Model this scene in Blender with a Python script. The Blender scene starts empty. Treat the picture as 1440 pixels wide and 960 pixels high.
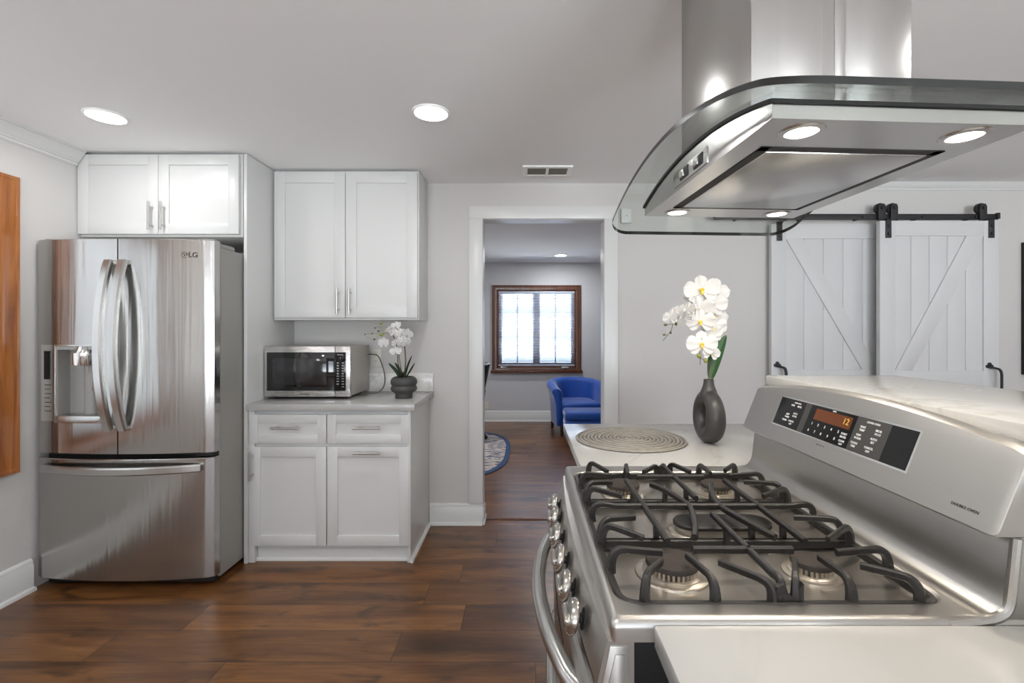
import bpy, bmesh, math, random
from mathutils import Vector, Matrix

random.seed(7)
S = bpy.context.scene
COL = S.collection
PI = math.pi

# ---------------------------------------------------------------- camera, world, exposure
FPX, VX, VY, CAMZ = 665.0, 737.0, 464.0, 1.31      # focal length and principal point of the photograph (1440 x 960)
cam_d = bpy.data.cameras.new('camera')
cam_d.sensor_fit = 'HORIZONTAL'; cam_d.sensor_width = 36.0
cam_d.lens = FPX / 1440.0 * 36.0
cam_d.shift_x = -(VX - 720.0) / 1440.0
cam_d.shift_y = -(480.0 - VY) / 1440.0
cam_d.clip_start = 0.02
cam = bpy.data.objects.new('camera', cam_d); COL.objects.link(cam)
cam.location = (0, 0, CAMZ); cam.rotation_euler = (PI / 2, 0, 0)
S.camera = cam
S.view_settings.view_transform = 'Standard'
S.view_settings.look = 'None'
S.view_settings.gamma = 1.0
S.view_settings.use_curve_mapping = False
S.view_settings.exposure = 1.17
SKY_STRENGTH = 3.3
DOWNLIGHT_W = 1.5
world = bpy.data.worlds.new('sky'); S.world = world; world.use_nodes = True
wn = world.node_tree.nodes; wl = world.node_tree.links
bg = wn['Background']; bg.inputs['Strength'].default_value = SKY_STRENGTH
tc = wn.new('ShaderNodeTexCoord'); sep = wn.new('ShaderNodeSeparateXYZ'); rmp = wn.new('ShaderNodeValToRGB')
wl.new(tc.outputs['Generated'], sep.inputs[0]); zm = wn.new('ShaderNodeMath'); zm.operation = 'MULTIPLY_ADD'; zm.inputs[1].default_value = 0.5; zm.inputs[2].default_value = 0.5
wl.new(sep.outputs['Z'], zm.inputs[0]); wl.new(zm.outputs[0], rmp.inputs['Fac']); wl.new(rmp.outputs[0], bg.inputs['Color'])
# overcast sky above; lower half made brighter still, to throw light on the ceiling
rmp.color_ramp.elements[0].position = 0.46; rmp.color_ramp.elements[0].color = (2.3, 2.42, 2.55, 1)
rmp.color_ramp.elements[1].position = 0.54; rmp.color_ramp.elements[1].color = (0.64, 0.74, 0.86, 1)

def K(d): return d / FPX
def PX(px, d): return (px - VX) * d / FPX
def PZ(py, d): return CAMZ - (py - VY) * d / FPX
def P(px, py, d): return Vector((PX(px, d), d, PZ(py, d)))

# ---------------------------------------------------------------- materials
def lin(r, g, b):
    f = lambda c: (c / 255.0) / 12.92 if c <= 10 else (((c / 255.0) + 0.055) / 1.055) ** 2.4
    return (f(r), f(g), f(b), 1.0)

class NT:
    def __init__(s, name):
        s.m = bpy.data.materials.new(name); s.m.use_nodes = True
        s.t = s.m.node_tree; s.n = s.t.nodes; s.l = s.t.links
        s.b = s.n['Principled BSDF']; s.out = s.n['Material Output']
    def new(s, typ, **kw):
        n = s.n.new(typ)
        for k, v in kw.items(): setattr(n, k, v)
        return n
    def link(s, a, b): s.l.new(a, b)
    def math(s, op, a, b=None, c=None):
        n = s.new('ShaderNodeMath', operation=op)
        for i, v in enumerate((a, b, c)):
            if v is None: continue
            if isinstance(v, (int, float)): n.inputs[i].default_value = v
            else: s.link(v, n.inputs[i])
        return n.outputs[0]
    def mix(s, fac, a, b, mode='MIX'):
        n = s.new('ShaderNodeMix', data_type='RGBA', blend_type=mode)
        for i, v in ((0, fac), (6, a), (7, b)):
            if isinstance(v, (int, float)): n.inputs[i].default_value = v
            elif isinstance(v, tuple): n.inputs[i].default_value = v
            else: s.link(v, n.inputs[i])
        return n.outputs[2]
    def pos(s, scale=(1, 1, 1)):
        g = s.new('ShaderNodeNewGeometry'); m = s.new('ShaderNodeMapping')
        m.inputs['Scale'].default_value = scale
        s.link(g.outputs['Position'], m.inputs[0]); return m.outputs[0]
    def noise(s, vec, scale=5.0, detail=3.0, rough=0.5, dist=0.0):
        n = s.new('ShaderNodeTexNoise')
        n.inputs['Scale'].default_value = scale; n.inputs['Detail'].default_value = detail
        n.inputs['Roughness'].default_value = rough; n.inputs['Distortion'].default_value = dist
        if vec is not None: s.link(vec, n.inputs['Vector'])
        return n.outputs[0]
    def ramp(s, fac, stops):
        r = s.new('ShaderNodeValToRGB'); e = r.color_ramp.elements
        while len(e) < len(stops): e.new(0.5)
        for i, (p, c) in enumerate(stops):
            e[i].position = p; e[i].color = c
        s.link(fac, r.inputs[0]); return r.outputs[0]
    def bump(s, h, strength=0.2, dist=0.01):
        b = s.new('ShaderNodeBump'); b.inputs['Strength'].default_value = strength; b.inputs['Distance'].default_value = dist
        s.link(h, b.inputs['Height']); s.link(b.outputs[0], s.b.inputs['Normal'])
    def set(s, **kw):
        for k, v in kw.items():
            i = s.b.inputs[k.replace('_', ' ')]
            if hasattr(v, 'is_output'): s.link(v, i)
            else: i.default_value = v

def paint(name, col, rough=0.5, var=0.03, nscale=3.0, bumpy=0.0, bscale=120, spec=0.5, metal=0.0, coat=0.0, sheen=0.0):
    t = NT(name)
    n = t.noise(t.pos(), nscale, 3)
    c = t.mix(n, tuple(x * (1 - var) for x in col[:3]) + (1,), tuple(min(1, x * (1 + var)) for x in col[:3]) + (1,))
    t.set(Base_Color=c, Roughness=rough, Metallic=metal)
    t.b.inputs['Specular IOR Level'].default_value = spec
    if coat: t.b.inputs['Coat Weight'].default_value = coat
    if sheen:
        t.b.inputs['Sheen Weight'].default_value = sheen; t.b.inputs['Sheen Roughness'].default_value = 0.35
    if bumpy: t.bump(t.noise(t.pos(), bscale, 3), bumpy, 0.004)
    return t.m

def steel(name, col=(0.60, 0.585, 0.565), rough=0.26, grain=(2, 2, 220), wave=0.0, var=0.06, gb=0.05):
    """brushed stainless steel: fine grain lines along the axes with the small scale, faint sheet waviness"""
    t = NT(name)
    g = t.noise(t.pos(grain), 1.0, 4, 0.6)
    blot = t.noise(t.pos(), 5.0, 3)
    r = t.math('ADD', t.math('MULTIPLY', g, 0.10), rough - 0.05)
    r = t.math('ADD', r, t.math('MULTIPLY', t.math('SUBTRACT', blot, 0.5), 0.08))
    c = t.mix(g, tuple(x * (1 - var) for x in col) + (1,), tuple(x * (1 + var) for x in col) + (1,))
    t.set(Base_Color=c, Roughness=r, Metallic=1.0)
    h = t.math('MULTIPLY', g, gb)
    if wave:
        w = t.noise(t.pos((17, 17, 0.7)), 1.0, 2, 0.5, 0.4)
        h = t.math('ADD', h, t.math('MULTIPLY', w, wave))
    t.bump(h, 0.35, 0.01)
    return t.m

def emit(name, col, strength):
    t = NT(name)
    t.set(Base_Color=col, Emission_Color=col, Emission_Strength=strength, Roughness=0.5)
    return t.m

def thin_glass(name, tint, rough=0.0):
    t = NT(name); t.n.remove(t.b)
    tr = t.new('ShaderNodeBsdfTransparent'); tr.inputs[0].default_value = tint
    gl = t.new('ShaderNodeBsdfGlossy'); gl.inputs['Roughness'].default_value = rough
    lw = t.new('ShaderNodeLayerWeight'); lw.inputs[0].default_value = 0.5
    n = t.noise(t.pos(), 2.0, 1)
    f = t.math('ADD', t.math('MULTIPLY', t.math('POWER', lw.outputs['Facing'], 5.0), t.math('ADD', t.math('MULTIPLY', n, 0.1), 0.80)), 0.035)
    mx = t.new('ShaderNodeMixShader'); t.link(f, mx.inputs[0]); t.link(tr.outputs[0], mx.inputs[1]); t.link(gl.outputs[0], mx.inputs[2])
    t.link(mx.outputs[0], t.out.inputs[0]); return t.m

def wood_floor():
    t = NT('floor_planks')
    g = t.new('ShaderNodeNewGeometry'); sp = t.new('ShaderNodeSeparateXYZ'); t.link(g.outputs['Position'], sp.inputs[0])
    x, y = sp.outputs[0], sp.outputs[1]
    v = t.math('DIVIDE', t.math('SUBTRACT', y, 2.647 - 0.195 * 60), 0.195)
    row = t.math('FLOOR', v); fv = t.math('SUBTRACT', v, row)
    wr = t.new('ShaderNodeTexWhiteNoise', noise_dimensions='1D'); t.link(row, wr.inputs['W'])
    u = t.math('ADD', t.math('DIVIDE', x, 1.22), t.math('MULTIPLY', wr.outputs[0], 7.3))
    pl = t.math('FLOOR', u); fu = t.math('SUBTRACT', u, pl)
    cid = t.new('ShaderNodeCombineXYZ'); t.link(row, cid.inputs[0]); t.link(pl, cid.inputs[1])
    wp = t.new('ShaderNodeTexWhiteNoise', noise_dimensions='3D'); t.link(cid.outputs[0], wp.inputs['Vector'])
    off = t.math('MULTIPLY', wp.outputs[0], 37.0)
    def vec(sx, sy):
        c = t.new('ShaderNodeCombineXYZ')
        t.link(t.math('ADD', t.math('MULTIPLY', x, sx), off), c.inputs[0])
        t.link(t.math('MULTIPLY', y, sy), c.inputs[1]); t.link(off, c.inputs[2]); return c.outputs[0]
    broad = t.noise(vec(1.6, 9), 1.0, 4, 0.55, 0.6)
    fine = t.noise(vec(5, 130), 1.0, 4, 0.65)
    knot = t.noise(vec(4.2, 11.0), 1.0, 3, 0.55, 0.5)
    base = t.ramp(broad, [(0.25, lin(68, 41, 21)), (0.42, lin(108, 68, 35)), (0.6, lin(136, 90, 47)), (0.78, lin(158, 110, 62))])
    tone = t.math('ADD', t.math('MULTIPLY', wp.outputs[0], 0.5), 0.66)
    tn = t.new('ShaderNodeCombineColor')
    for i in range(3): t.link(tone, tn.inputs[i])
    c = t.mix(1.0, base, tn.outputs[0], 'MULTIPLY')
    c = t.mix(t.math('MULTIPLY', t.ramp(fine, [(0.38, (1, 1, 1, 1)), (0.6, (0, 0, 0, 1))]), 0.36), c, lin(50, 28, 16))
    c = t.mix(t.math('MULTIPLY', t.ramp(knot, [(0.58, (0, 0, 0, 1)), (0.72, (1, 1, 1, 1))]), 0.75), c, lin(38, 24, 16))
    ev = t.math('MINIMUM', fv, t.math('SUBTRACT', 1.0, fv)); eu = t.math('MINIMUM', fu, t.math('SUBTRACT', 1.0, fu))
    sv = t.math('LESS_THAN', ev, 0.009); su = t.math('LESS_THAN', eu, 0.0014)
    seam = t.math('MAXIMUM', sv, su)
    c = t.mix(t.math('MULTIPLY', seam, 0.8), c, lin(36, 22, 14))
    t.set(Base_Color=c, Roughness=t.math('ADD', t.math('MULTIPLY', fine, 0.16), 0.24))
    t.b.inputs['Specular IOR Level'].default_value = 0.55
    dv = t.math('MINIMUM', t.math('MULTIPLY', ev, 40.0), 1.0); du = t.math('MINIMUM', t.math('MULTIPLY', eu, 260.0), 1.0)
    h = t.math('ADD', t.math('MULTIPLY', t.math('MINIMUM', dv, du), 0.5), t.math('MULTIPLY', fine, 0.22))
    t.bump(h, 0.2, 0.003)
    t.b.inputs['Coat Weight'].default_value = 0.15; t.b.inputs['Coat Roughness'].default_value = 0.22
    return t.m

def marble(name, base=lin(232, 229, 223), vein=lin(190, 184, 176), amount=0.5, scale=1.4, rough=0.16):
    t = NT(name)
    p = t.pos()
    w = t.noise(p, scale * 1.3, 5, 0.6, 1.2)
    d = t.math('ABSOLUTE', t.math('SUBTRACT', w, 0.5))
    line = t.ramp(d, [(0.0, (1, 1, 1, 1)), (0.028, (0, 0, 0, 1))])
    gate = t.ramp(t.noise(p, scale * 0.9, 2), [(0.42, (0, 0, 0, 1)), (0.62, (1, 1, 1, 1))])
    cloud = t.math('MULTIPLY', t.noise(p, scale * 2.2, 4), 0.25)
    f = t.math('ADD', t.math('MULTIPLY', t.math('MULTIPLY', line, gate), amount), t.math('MULTIPLY', cloud, amount))
    t.set(Base_Color=t.mix(f, base, vein), Roughness=rough)
    return t.m

def wood(name, c0, c1, c2, axis='z', rough=0.32):
    t = NT(name)
    sc = {'x': (2, 40, 40), 'y': (40, 2, 40), 'z': (40, 40, 2)}[axis]
    n = t.noise(t.pos(sc), 0.7, 5, 0.6, 0.8)
    n2 = t.noise(t.pos(), 3.0, 3)
    c = t.ramp(n, [(0.3, c0), (0.5, c1), (0.72, c2)])
    c = t.mix(t.math('MULTIPLY', n2, 0.35), c, c0)
    t.set(Base_Color=c, Roughness=rough); t.b.inputs['Coat Weight'].default_value = 0.3
    t.bump(n, 0.08, 0.003); return t.m

def rug_mat():
    t = NT('rug_weave')
    g = t.new('ShaderNodeNewGeometry'); sp = t.new('ShaderNodeSeparateXYZ'); t.link(g.outputs['Position'], sp.inputs[0])
    v = t.new('ShaderNodeTexVoronoi', feature='F1'); v.inputs['Scale'].default_value = 9.0
    t.link(t.pos((1, 1, 0)), v.inputs['Vector'])
    w = t.new('ShaderNodeTexWave', wave_type='RINGS'); w.inputs['Scale'].default_value = 3.2; w.inputs['Distortion'].default_value = 9.0; w.inputs['Detail'].default_value = 3
    t.link(t.pos((1, 1, 0)), w.inputs['Vector'])
    n = t.noise(t.pos((1, 1, 0)), 26, 4, 0.7)
    m = t.math('ADD', t.math('MULTIPLY', w.outputs[1], 0.5), t.math('MULTIPLY', v.outputs[0], 0.9))
    m = t.math('ADD', t.math('MULTIPLY', m, 0.5), t.math('MULTIPLY', n, 0.5))
    c = t.ramp(m, [(0.28, lin(70, 80, 104)), (0.40, lin(140, 140, 148)), (0.52, lin(205, 200, 196)), (0.64, lin(190, 172, 162)), (0.75, lin(96, 104, 126))])
    t.set(Base_Color=c, Roughness=0.95); t.bump(t.noise(t.pos(), 300, 2), 0.4, 0.004); return t.m

M = {}
M['ceiling'] = paint('ceiling_paint', lin(249, 249, 249), 0.9, 0.01, 1.0)
M['wall'] = paint('wall_paint', lin(209, 206, 203), 0.8, 0.012, 1.2, 0.05, 250)
M['wall_far'] = paint('far_room_wall_paint', lin(205, 206, 209), 0.8, 0.012, 1.2)
M['trim'] = paint('white_trim_gloss', lin(222, 222, 220), 0.3, 0.01, 2)
M['cab'] = paint('white_cabinet_paint', lin(214, 214, 212), 0.33, 0.008, 2)
M['cab_in'] = paint('cabinet_dark_gap', lin(84, 72, 62), 0.8)
M['barn'] = paint('white_barn_door_paint', lin(210, 210, 210), 0.5, 0.01, 2)
M['floor'] = wood_floor()
M['quartz'] = marble('quartz_worktop', lin(185, 184, 181), lin(152, 147, 140))
M['quartz_v'] = marble('quartz_backsplash', lin(232, 230, 226), lin(168, 164, 160), 0.8, 3.0)
M['steel_fr'] = steel('fridge_steel', (0.47, 0.457, 0.44), 0.2, (260, 260, 1.5), 1.0, 0.04, 0.02)
M['steel_h'] = paint('handle_steel', (0.57, 0.56, 0.54, 1), 0.27, 0.03, 4, metal=1.0)
M['steel_rg'] = steel('range_steel', (0.53, 0.512, 0.487), 0.33, (30, 3, 160), 0.0, 0.04, 0.008)
M['steel_hood'] = steel('hood_steel', (0.50, 0.485, 0.465), 0.24, (200, 200, 2), 0.0, 0.05, 0.03)
M['steel_hb'] = steel('hood_body_steel', (0.58, 0.565, 0.545), 0.24, (6, 3, 200), 0.0, 0.05, 0.012)
M['steel_mw'] = steel('microwave_steel', (0.62, 0.60, 0.58), 0.27, (3, 60, 160), 0.0, 0.02, 0.0)
M['chrome'] = paint('polished_chrome', (0.72, 0.71, 0.69, 1), 0.12, 0.02, 4, metal=1.0)
M['knob'] = paint('polished_knob_metal', (0.46, 0.435, 0.405, 1), 0.24, 0.05, 20, metal=1.0)
M['nickel'] = paint('brushed_nickel', (0.58, 0.57, 0.55, 1), 0.3, 0.04, 40, metal=1.0)
M['fr_side'] = paint('fridge_side_grey', lin(150, 148, 142), 0.42, 0.03, 3, 0.06, 300)
M['gasket'] = paint('dark_gasket', lin(32, 31, 30), 0.6)
M['gray_pl'] = paint('grey_dispenser_plastic', lin(150, 147, 142), 0.4)
M['black_gl'] = paint('black_glass', lin(12, 12, 13), 0.08, 0.05, 2, spec=0.35)
M['mw_glass'] = paint('microwave_door_glass', lin(20, 20, 22), 0.05, 0.05, 2, spec=0.7)
M['mw_mesh'] = paint('microwave_window_mesh', lin(40, 40, 41), 0.09, 0.15, 400, spec=0.7)
M['mw_body'] = paint('microwave_painted_body', lin(172, 168, 160), 0.4, 0.02, 3)
M['black'] = paint('black_enamel', lin(10, 9, 9), 0.45, spec=0.25)
M['black_m'] = paint('matt_black_iron', lin(38, 38, 40), 0.5, 0.1, 60)
M['iron'] = paint('cast_iron_grate', lin(34, 31, 29), 0.42, 0.18, 40, 0.15, 220)
M['cap'] = paint('burner_cap_enamel', lin(62, 56, 52), 0.75, 0.15, 30, 0.0, 260, spec=0.2)
M['burn'] = paint('burner_aluminium', (0.55, 0.50, 0.43, 1), 0.36, 0.25, 30, metal=1.0)
M['pan'] = paint('worn_cooktop_steel', (0.50, 0.465, 0.42, 1), 0.3, 0.22, 14, metal=1.0)
M['text_w'] = paint('white_print', lin(214, 214, 212), 0.6)
M['text_g'] = paint('dark_grey_print', lin(74, 72, 70), 0.5)
M['key'] = paint('grey_key_field', lin(58, 57, 56), 0.3)
M['lcd'] = paint('amber_display', lin(92, 47, 15), 0.2, 0.15, 30)
M['lcd_d'] = emit('display_digits', lin(190, 150, 60), 0.15)
M['window_w'] = wood('stained_brown_wood', lin(62, 32, 18), lin(98, 54, 31), lin(120, 70, 42), 'z')
M['oak'] = wood('golden_oak', lin(128, 70, 26), lin(168, 101, 44), lin(192, 126, 62), 'z')
M['glass'] = thin_glass('window_glass', (0.96, 0.97, 0.97, 1))
M['hoodglass'] = thin_glass('hood_glass', (0.93, 0.955, 0.94, 1))
M['hoodrim'] = paint('glass_edge_dark_green', lin(14, 19, 18), 0.08, 0.3, 8, spec=0.9)
M['lamp'] = emit('lamp_diffuser', (1.0, 0.99, 0.97, 1), 7.0)
M['hoodlamp'] = emit('hood_lamp_lens', (1.0, 0.92, 0.78, 1), 5.0)
M['ltrim'] = paint('white_lamp_trim', lin(250, 250, 248), 0.4)
M['vase'] = paint('black_ceramic', lin(62, 59, 57), 0.34, 0.06, 6)
M['pot'] = paint('charcoal_pot', lin(72, 71, 70), 0.55, 0.1, 30, 0.1, 200)
M['leaf'] = paint('orchid_leaf', lin(44, 82, 40), 0.38, 0.3, 14)
M['leaf_d'] = paint('dark_orchid_leaf', lin(36, 54, 32), 0.4, 0.3, 20)
M['stem'] = paint('orchid_stem', lin(92, 84, 50), 0.55, 0.25, 30)
M['twig'] = paint('dark_twig', lin(66, 60, 40), 0.6, 0.2, 30)
M['bud'] = paint('orchid_bud', lin(140, 140, 62), 0.5, 0.25, 40)
M['bud_d'] = paint('dark_orchid_bud', lin(92, 94, 62), 0.5, 0.25, 40)
M['petal'] = paint('orchid_petal', lin(210, 208, 205), 0.55, 0.015, 40)
M['lip'] = paint('orchid_lip', lin(238, 200, 60), 0.5, 0.15, 60)
def petal_light(m):
    b = m.node_tree.nodes['Principled BSDF']; b.inputs['Subsurface Weight'].default_value = 0.3
    b.inputs['Subsurface Radius'].default_value = (0.01, 0.01, 0.01)
petal_light(M['petal'])
def woven(name):
    """coiled two-tone cord: concentric strands about the mat's own centre"""
    t = NT(name)
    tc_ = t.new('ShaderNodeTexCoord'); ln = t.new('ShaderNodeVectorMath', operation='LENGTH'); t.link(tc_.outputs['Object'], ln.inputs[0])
    w = t.math('ADD', t.math('MULTIPLY', t.math('SINE', t.math('MULTIPLY', ln.outputs['Value'], 2 * PI / 0.0141)), 0.5), 0.5)  # ring wave: darker tone painted in as shade between the cords
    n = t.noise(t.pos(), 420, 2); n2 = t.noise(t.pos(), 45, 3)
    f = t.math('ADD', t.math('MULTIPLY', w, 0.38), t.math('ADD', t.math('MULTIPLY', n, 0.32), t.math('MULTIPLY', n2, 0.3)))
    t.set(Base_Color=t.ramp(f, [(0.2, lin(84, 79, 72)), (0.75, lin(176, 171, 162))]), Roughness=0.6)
    t.bump(n, 0.4, 0.003); return t.m
def shade_cloth(name):
    t = NT(name); t.n.remove(t.b)
    n = t.noise(t.pos(), 500, 2)
    d = t.new('ShaderNodeBsdfDiffuse'); tr = t.new('ShaderNodeBsdfTranslucent'); mx = t.new('ShaderNodeMixShader')
    c = t.mix(n, lin(226, 227, 228), lin(238, 239, 240)); t.link(c, d.inputs[0]); t.link(c, tr.inputs[0]); mx.inputs[0].default_value = 0.34
    t.link(d.outputs[0], mx.inputs[1]); t.link(tr.outputs[0], mx.inputs[2]); t.link(mx.outputs[0], t.out.inputs[0]); return t.m
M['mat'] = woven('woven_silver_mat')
M['shade'] = shade_cloth('added_shade_cloth')
M['velvet'] = paint('blue_velvet', lin(22, 78, 168), 0.6, 0.28, 7, 0.05, 90, sheen=0.7)
M['legw'] = paint('dark_wood_leg', lin(44, 30, 24), 0.5)
M['blackfab'] = paint('black_chair_fabric', lin(22, 22, 26), 0.7)
M['rug'] = rug_mat()
M['rug_b'] = paint('navy_rug_border', lin(62, 82, 116), 0.95, 0.2, 60)
M['blind'] = paint('white_blind_slat', lin(196, 206, 222), 0.4)
M['outlet'] = paint('cream_outlet_plastic', lin(226, 222, 212), 0.4)
M['cord'] = paint('grey_power_cord', lin(104, 98, 90), 0.5)
M['vent'] = paint('vent_grille_grey', lin(120, 117, 108), 0.6, 0.1, 90)
M['soil'] = paint('potting_moss', lin(62, 52, 40), 0.9, 0.3, 60)
M['siding'] = paint('added_wall_siding', lin(98, 106, 120), 0.8, 0.05, 3)
M['pic'] = paint('dark_print', lin(60, 62, 66), 0.4, 0.3, 4)

# ---------------------------------------------------------------- geometry helpers
class G:
    """collects vertices and faces of ONE mesh object"""
    def __init__(s): s.v = []; s.f = []; s.mi = []; s.m = 0
    def add(s, vs, fs):
        o = len(s.v); s.v += [tuple(v) for v in vs]
        for f in fs: s.f.append([i + o for i in f]); s.mi.append(s.m)
        return s
    def addbm(s, bm):
        bm.verts.ensure_lookup_table(); bm.verts.index_update()
        s.add([v.co[:] for v in bm.verts], [[v.index for v in f.verts] for f in bm.faces]); bm.free(); return s
    def box(s, x0, x1, y0, y1, z0, z1, bev=0.0, seg=2, mat=None):
        bm = bmesh.new(); bmesh.ops.create_cube(bm, size=1.0)
        for v in bm.verts:
            v.co = Vector((x0 if v.co.x < 0 else x1, y0 if v.co.y < 0 else y1, z0 if v.co.z < 0 else z1))
        if bev: bmesh.ops.bevel(bm, geom=bm.edges[:], offset=bev, segments=seg, profile=0.5, affect='EDGES')
        if mat is not None: bmesh.ops.transform(bm, matrix=mat, verts=bm.verts[:])
        return s.addbm(bm)
    def rings(s, rings, closed=True, cap0=True, cap1=True, loop=False):
        """skin equal-length rings of points"""
        n = len(rings[0]); vs = [p for r in rings for p in r]; fs = []
        m = len(rings)
        for i in range(m if loop else m - 1):
            a, b = i * n, ((i + 1) % m) * n
            for j in range(n if closed else n - 1):
                k = (j + 1) % n
                fs.append([a + j, a + k, b + k, b + j])
        if closed and not loop:
            if cap0: fs.append(list(range(n))[::-1])
            if cap1: fs.append([(m - 1) * n + j for j in range(n)])
        return s.add(vs, fs)
    def tube(s, pts, r, n=8, closed=False, caps=True):
        pts = [Vector(p) for p in pts]; m = len(pts)
        rr = r if isinstance(r, (list, tuple)) else [r] * m
        tang = []
        for i in range(m):
            a = pts[i - 1] if (i > 0 or closed) else pts[i]; b = pts[(i + 1) % m] if (i < m - 1 or closed) else pts[i]
            tang.append((b - a).normalized())
        t0 = tang[0]; up = Vector((0, 0, 1)) if abs(t0.z) < 0.9 else Vector((1, 0, 0))
        u = t0.cross(up).normalized(); rings = []
        for i in range(m):
            u = (u - tang[i] * u.dot(tang[i])).normalized(); w = tang[i].cross(u)
            rings.append([pts[i] + (u * math.cos(2 * PI * k / n) + w * math.sin(2 * PI * k / n)) * rr[i] for k in range(n)])
        return s.rings(rings, True, caps, caps, closed)
    def cyl(s, p0, p1, r0, r1=None, n=20):
        return s.tube([p0, p1], [r0, r0 if r1 is None else r1], n)
    def lathe(s, prof, c=(0, 0, 0), n=32, axis='z', caps=True):
        c = Vector(c); rings = []
        for r, h in prof:
            ring = []
            for k in range(n):
                a = 2 * PI * k / n; p, q = r * math.cos(a), r * math.sin(a)
                ring.append(c + (Vector((p, q, h)) if axis == 'z' else Vector((h, p, q)) if axis == 'x' else Vector((q, h, p))))
            rings.append(ring)
        return s.rings(rings, True, caps, caps)
    def prism(s, poly, axis, a, b, bev=0.0):
        """extrude a 2-D polygon along an axis: for x the polygon is (y,z), for y (x,z), for z (x,y)"""
        def p3(p, t): return (t, p[0], p[1]) if axis == 'x' else (p[0], t, p[1]) if axis == 'y' else (p[0], p[1], t)
        bm = bmesh.new()
        va = [bm.verts.new(p3(p, a)) for p in poly]; vb = [bm.verts.new(p3(p, b)) for p in poly]
        n = len(poly)
        bm.faces.new(va[::-1]); bm.faces.new(vb)
        for i in range(n): bm.faces.new([va[i], va[(i + 1) % n], vb[(i + 1) % n], vb[i]])
        bmesh.ops.recalc_face_normals(bm, faces=bm.faces[:])
        if bev: bmesh.ops.bevel(bm, geom=bm.edges[:], offset=bev, segments=2, profile=0.5, affect='EDGES')
        return s.addbm(bm)
    def bar(s, pts, w, h):
        """rectangular bar of width w (sideways) and height h along a path"""
        pts = [Vector(p) for p in pts]; m = len(pts); rings = []; side = None
        for i in range(m):
            t = (pts[min(i + 1, m - 1)] - pts[max(i - 1, 0)]).normalized()
            hz = Vector((t.x, t.y, 0))
            if hz.length > 0.15 or side is None:
                if hz.length < 1e-4: hz = Vector((1, 0, 0))
                side = Vector((-hz.y, hz.x, 0)).normalized()
            up = t.cross(-side).normalized()
            wi = w[i] if isinstance(w, list) else w; hi = h[i] if isinstance(h, list) else h
            b = 0.22 * min(wi, hi); W, H = wi / 2, hi / 2
            rings.append([pts[i] + side * a + up * c for a, c in ((-W, -H + b), (-W + b, -H), (W - b, -H), (W, -H + b), (W, H - b), (W - b, H), (-W + b, H), (-W, H - b))])
        return s.rings(rings)
    def grid(s, fn, nu, nv, thick=None):
        vs = [fn(i / nu, j / nv) for j in range(nv + 1) for i in range(nu + 1)]
        fs = [[j * (nu + 1) + i, j * (nu + 1) + i + 1, (j + 1) * (nu + 1) + i + 1, (j + 1) * (nu + 1) + i] for j in range(nv) for i in range(nu)]
        return s.add(vs, fs)
    def xform(s, mat):
        s.v = [tuple(mat @ Vector(v)) for v in s.v]; return s
    def mesh(s, name, mats, origin=(0, 0, 0), sharp=32, recalc=True):
        me = bpy.data.meshes.new(name)
        o = Vector(origin)
        me.from_pydata([tuple(Vector(v) - o) for v in s.v], [], s.f)
        for m in (mats if isinstance(mats, (list, tuple)) else [mats]): me.materials.append(m)
        if max(s.mi, default=0):
            for p, i in zip(me.polygons, s.mi): p.material_index = i
        if recalc:
            bm = bmesh.new(); bm.from_mesh(me); bmesh.ops.recalc_face_normals(bm, faces=bm.faces[:]); bm.to_mesh(me); bm.free()
        me.polygons.foreach_set('use_smooth', [True] * len(me.polygons))
        me.set_sharp_from_angle(angle=math.radians(sharp))
        me.update(); return me

ORI = {}
def link(name, me, parent=None, loc=(0, 0, 0)):
    o = bpy.data.objects.new(name, me); COL.objects.link(o); o.location = loc
    if parent is not None: o.parent = parent
    return o
def part(name, g, mats, parent, sharp=32, local=False, label=None, recalc=True):
    """a child mesh; geometry given in world coordinates unless local"""
    ori = (0, 0, 0) if local else ORI.get(parent.name, (0, 0, 0))
    o = link(name, g.mesh(name, mats, ori, sharp, recalc), parent)
    ORI[o.name] = ORI.get(parent.name, (0, 0, 0))
    if label: o['label'] = label
    return o
def tag(o, label, cat, group=None):
    o['label'] = label; o['category'] = cat
    if group: o['group'] = group
    return o
def thing(name, label, cat, loc, group=None, rotz=0.0):
    o = bpy.data.objects.new(name, None); COL.objects.link(o); o.empty_display_size = 0.1
    o.location = loc; o.rotation_euler = (0, 0, rotz); ORI[o.name] = tuple(loc)
    return tag(o, label, cat, group)
def single(name, g, mats, label, cat, loc, group=None, sharp=32, recalc=True):
    o = link(name, g.mesh(name, mats, loc, sharp, recalc), None, loc); ORI[o.name] = tuple(loc)
    return tag(o, label, cat, group)
def struct(name, g, mats, parent=None, sharp=32):
    o = link(name, g.mesh(name, mats, (0, 0, 0), sharp), parent)
    if parent is None: o['kind'] = 'structure'
    return o
def chaikin(pts, k=2, closed=False):
    pts = [Vector(p) for p in pts]
    for _ in range(k):
        out = [] if closed else [pts[0]]
        n = len(pts)
        for i in range(n if closed else n - 1):
            a, b = pts[i], pts[(i + 1) % n]
            out += [a.lerp(b, 0.25), a.lerp(b, 0.75)]
        if not closed: out.append(pts[-1])
        pts = out
    return pts
def spline(pts, k=6):
    pts = [Vector(p) for p in pts]; out = []
    for i in range(len(pts) - 1):
        p0, p1, p2, p3 = pts[max(i - 1, 0)], pts[i], pts[i + 1], pts[min(i + 2, len(pts) - 1)]
        for j in range(k):
            t = j / k
            out.append(0.5 * ((2 * p1) + (p2 - p0) * t + (2 * p0 - 5 * p1 + 4 * p2 - p3) * t * t + (3 * p1 - p0 - 3 * p2 + p3) * t ** 3))
    out.append(pts[-1]); return out
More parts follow.
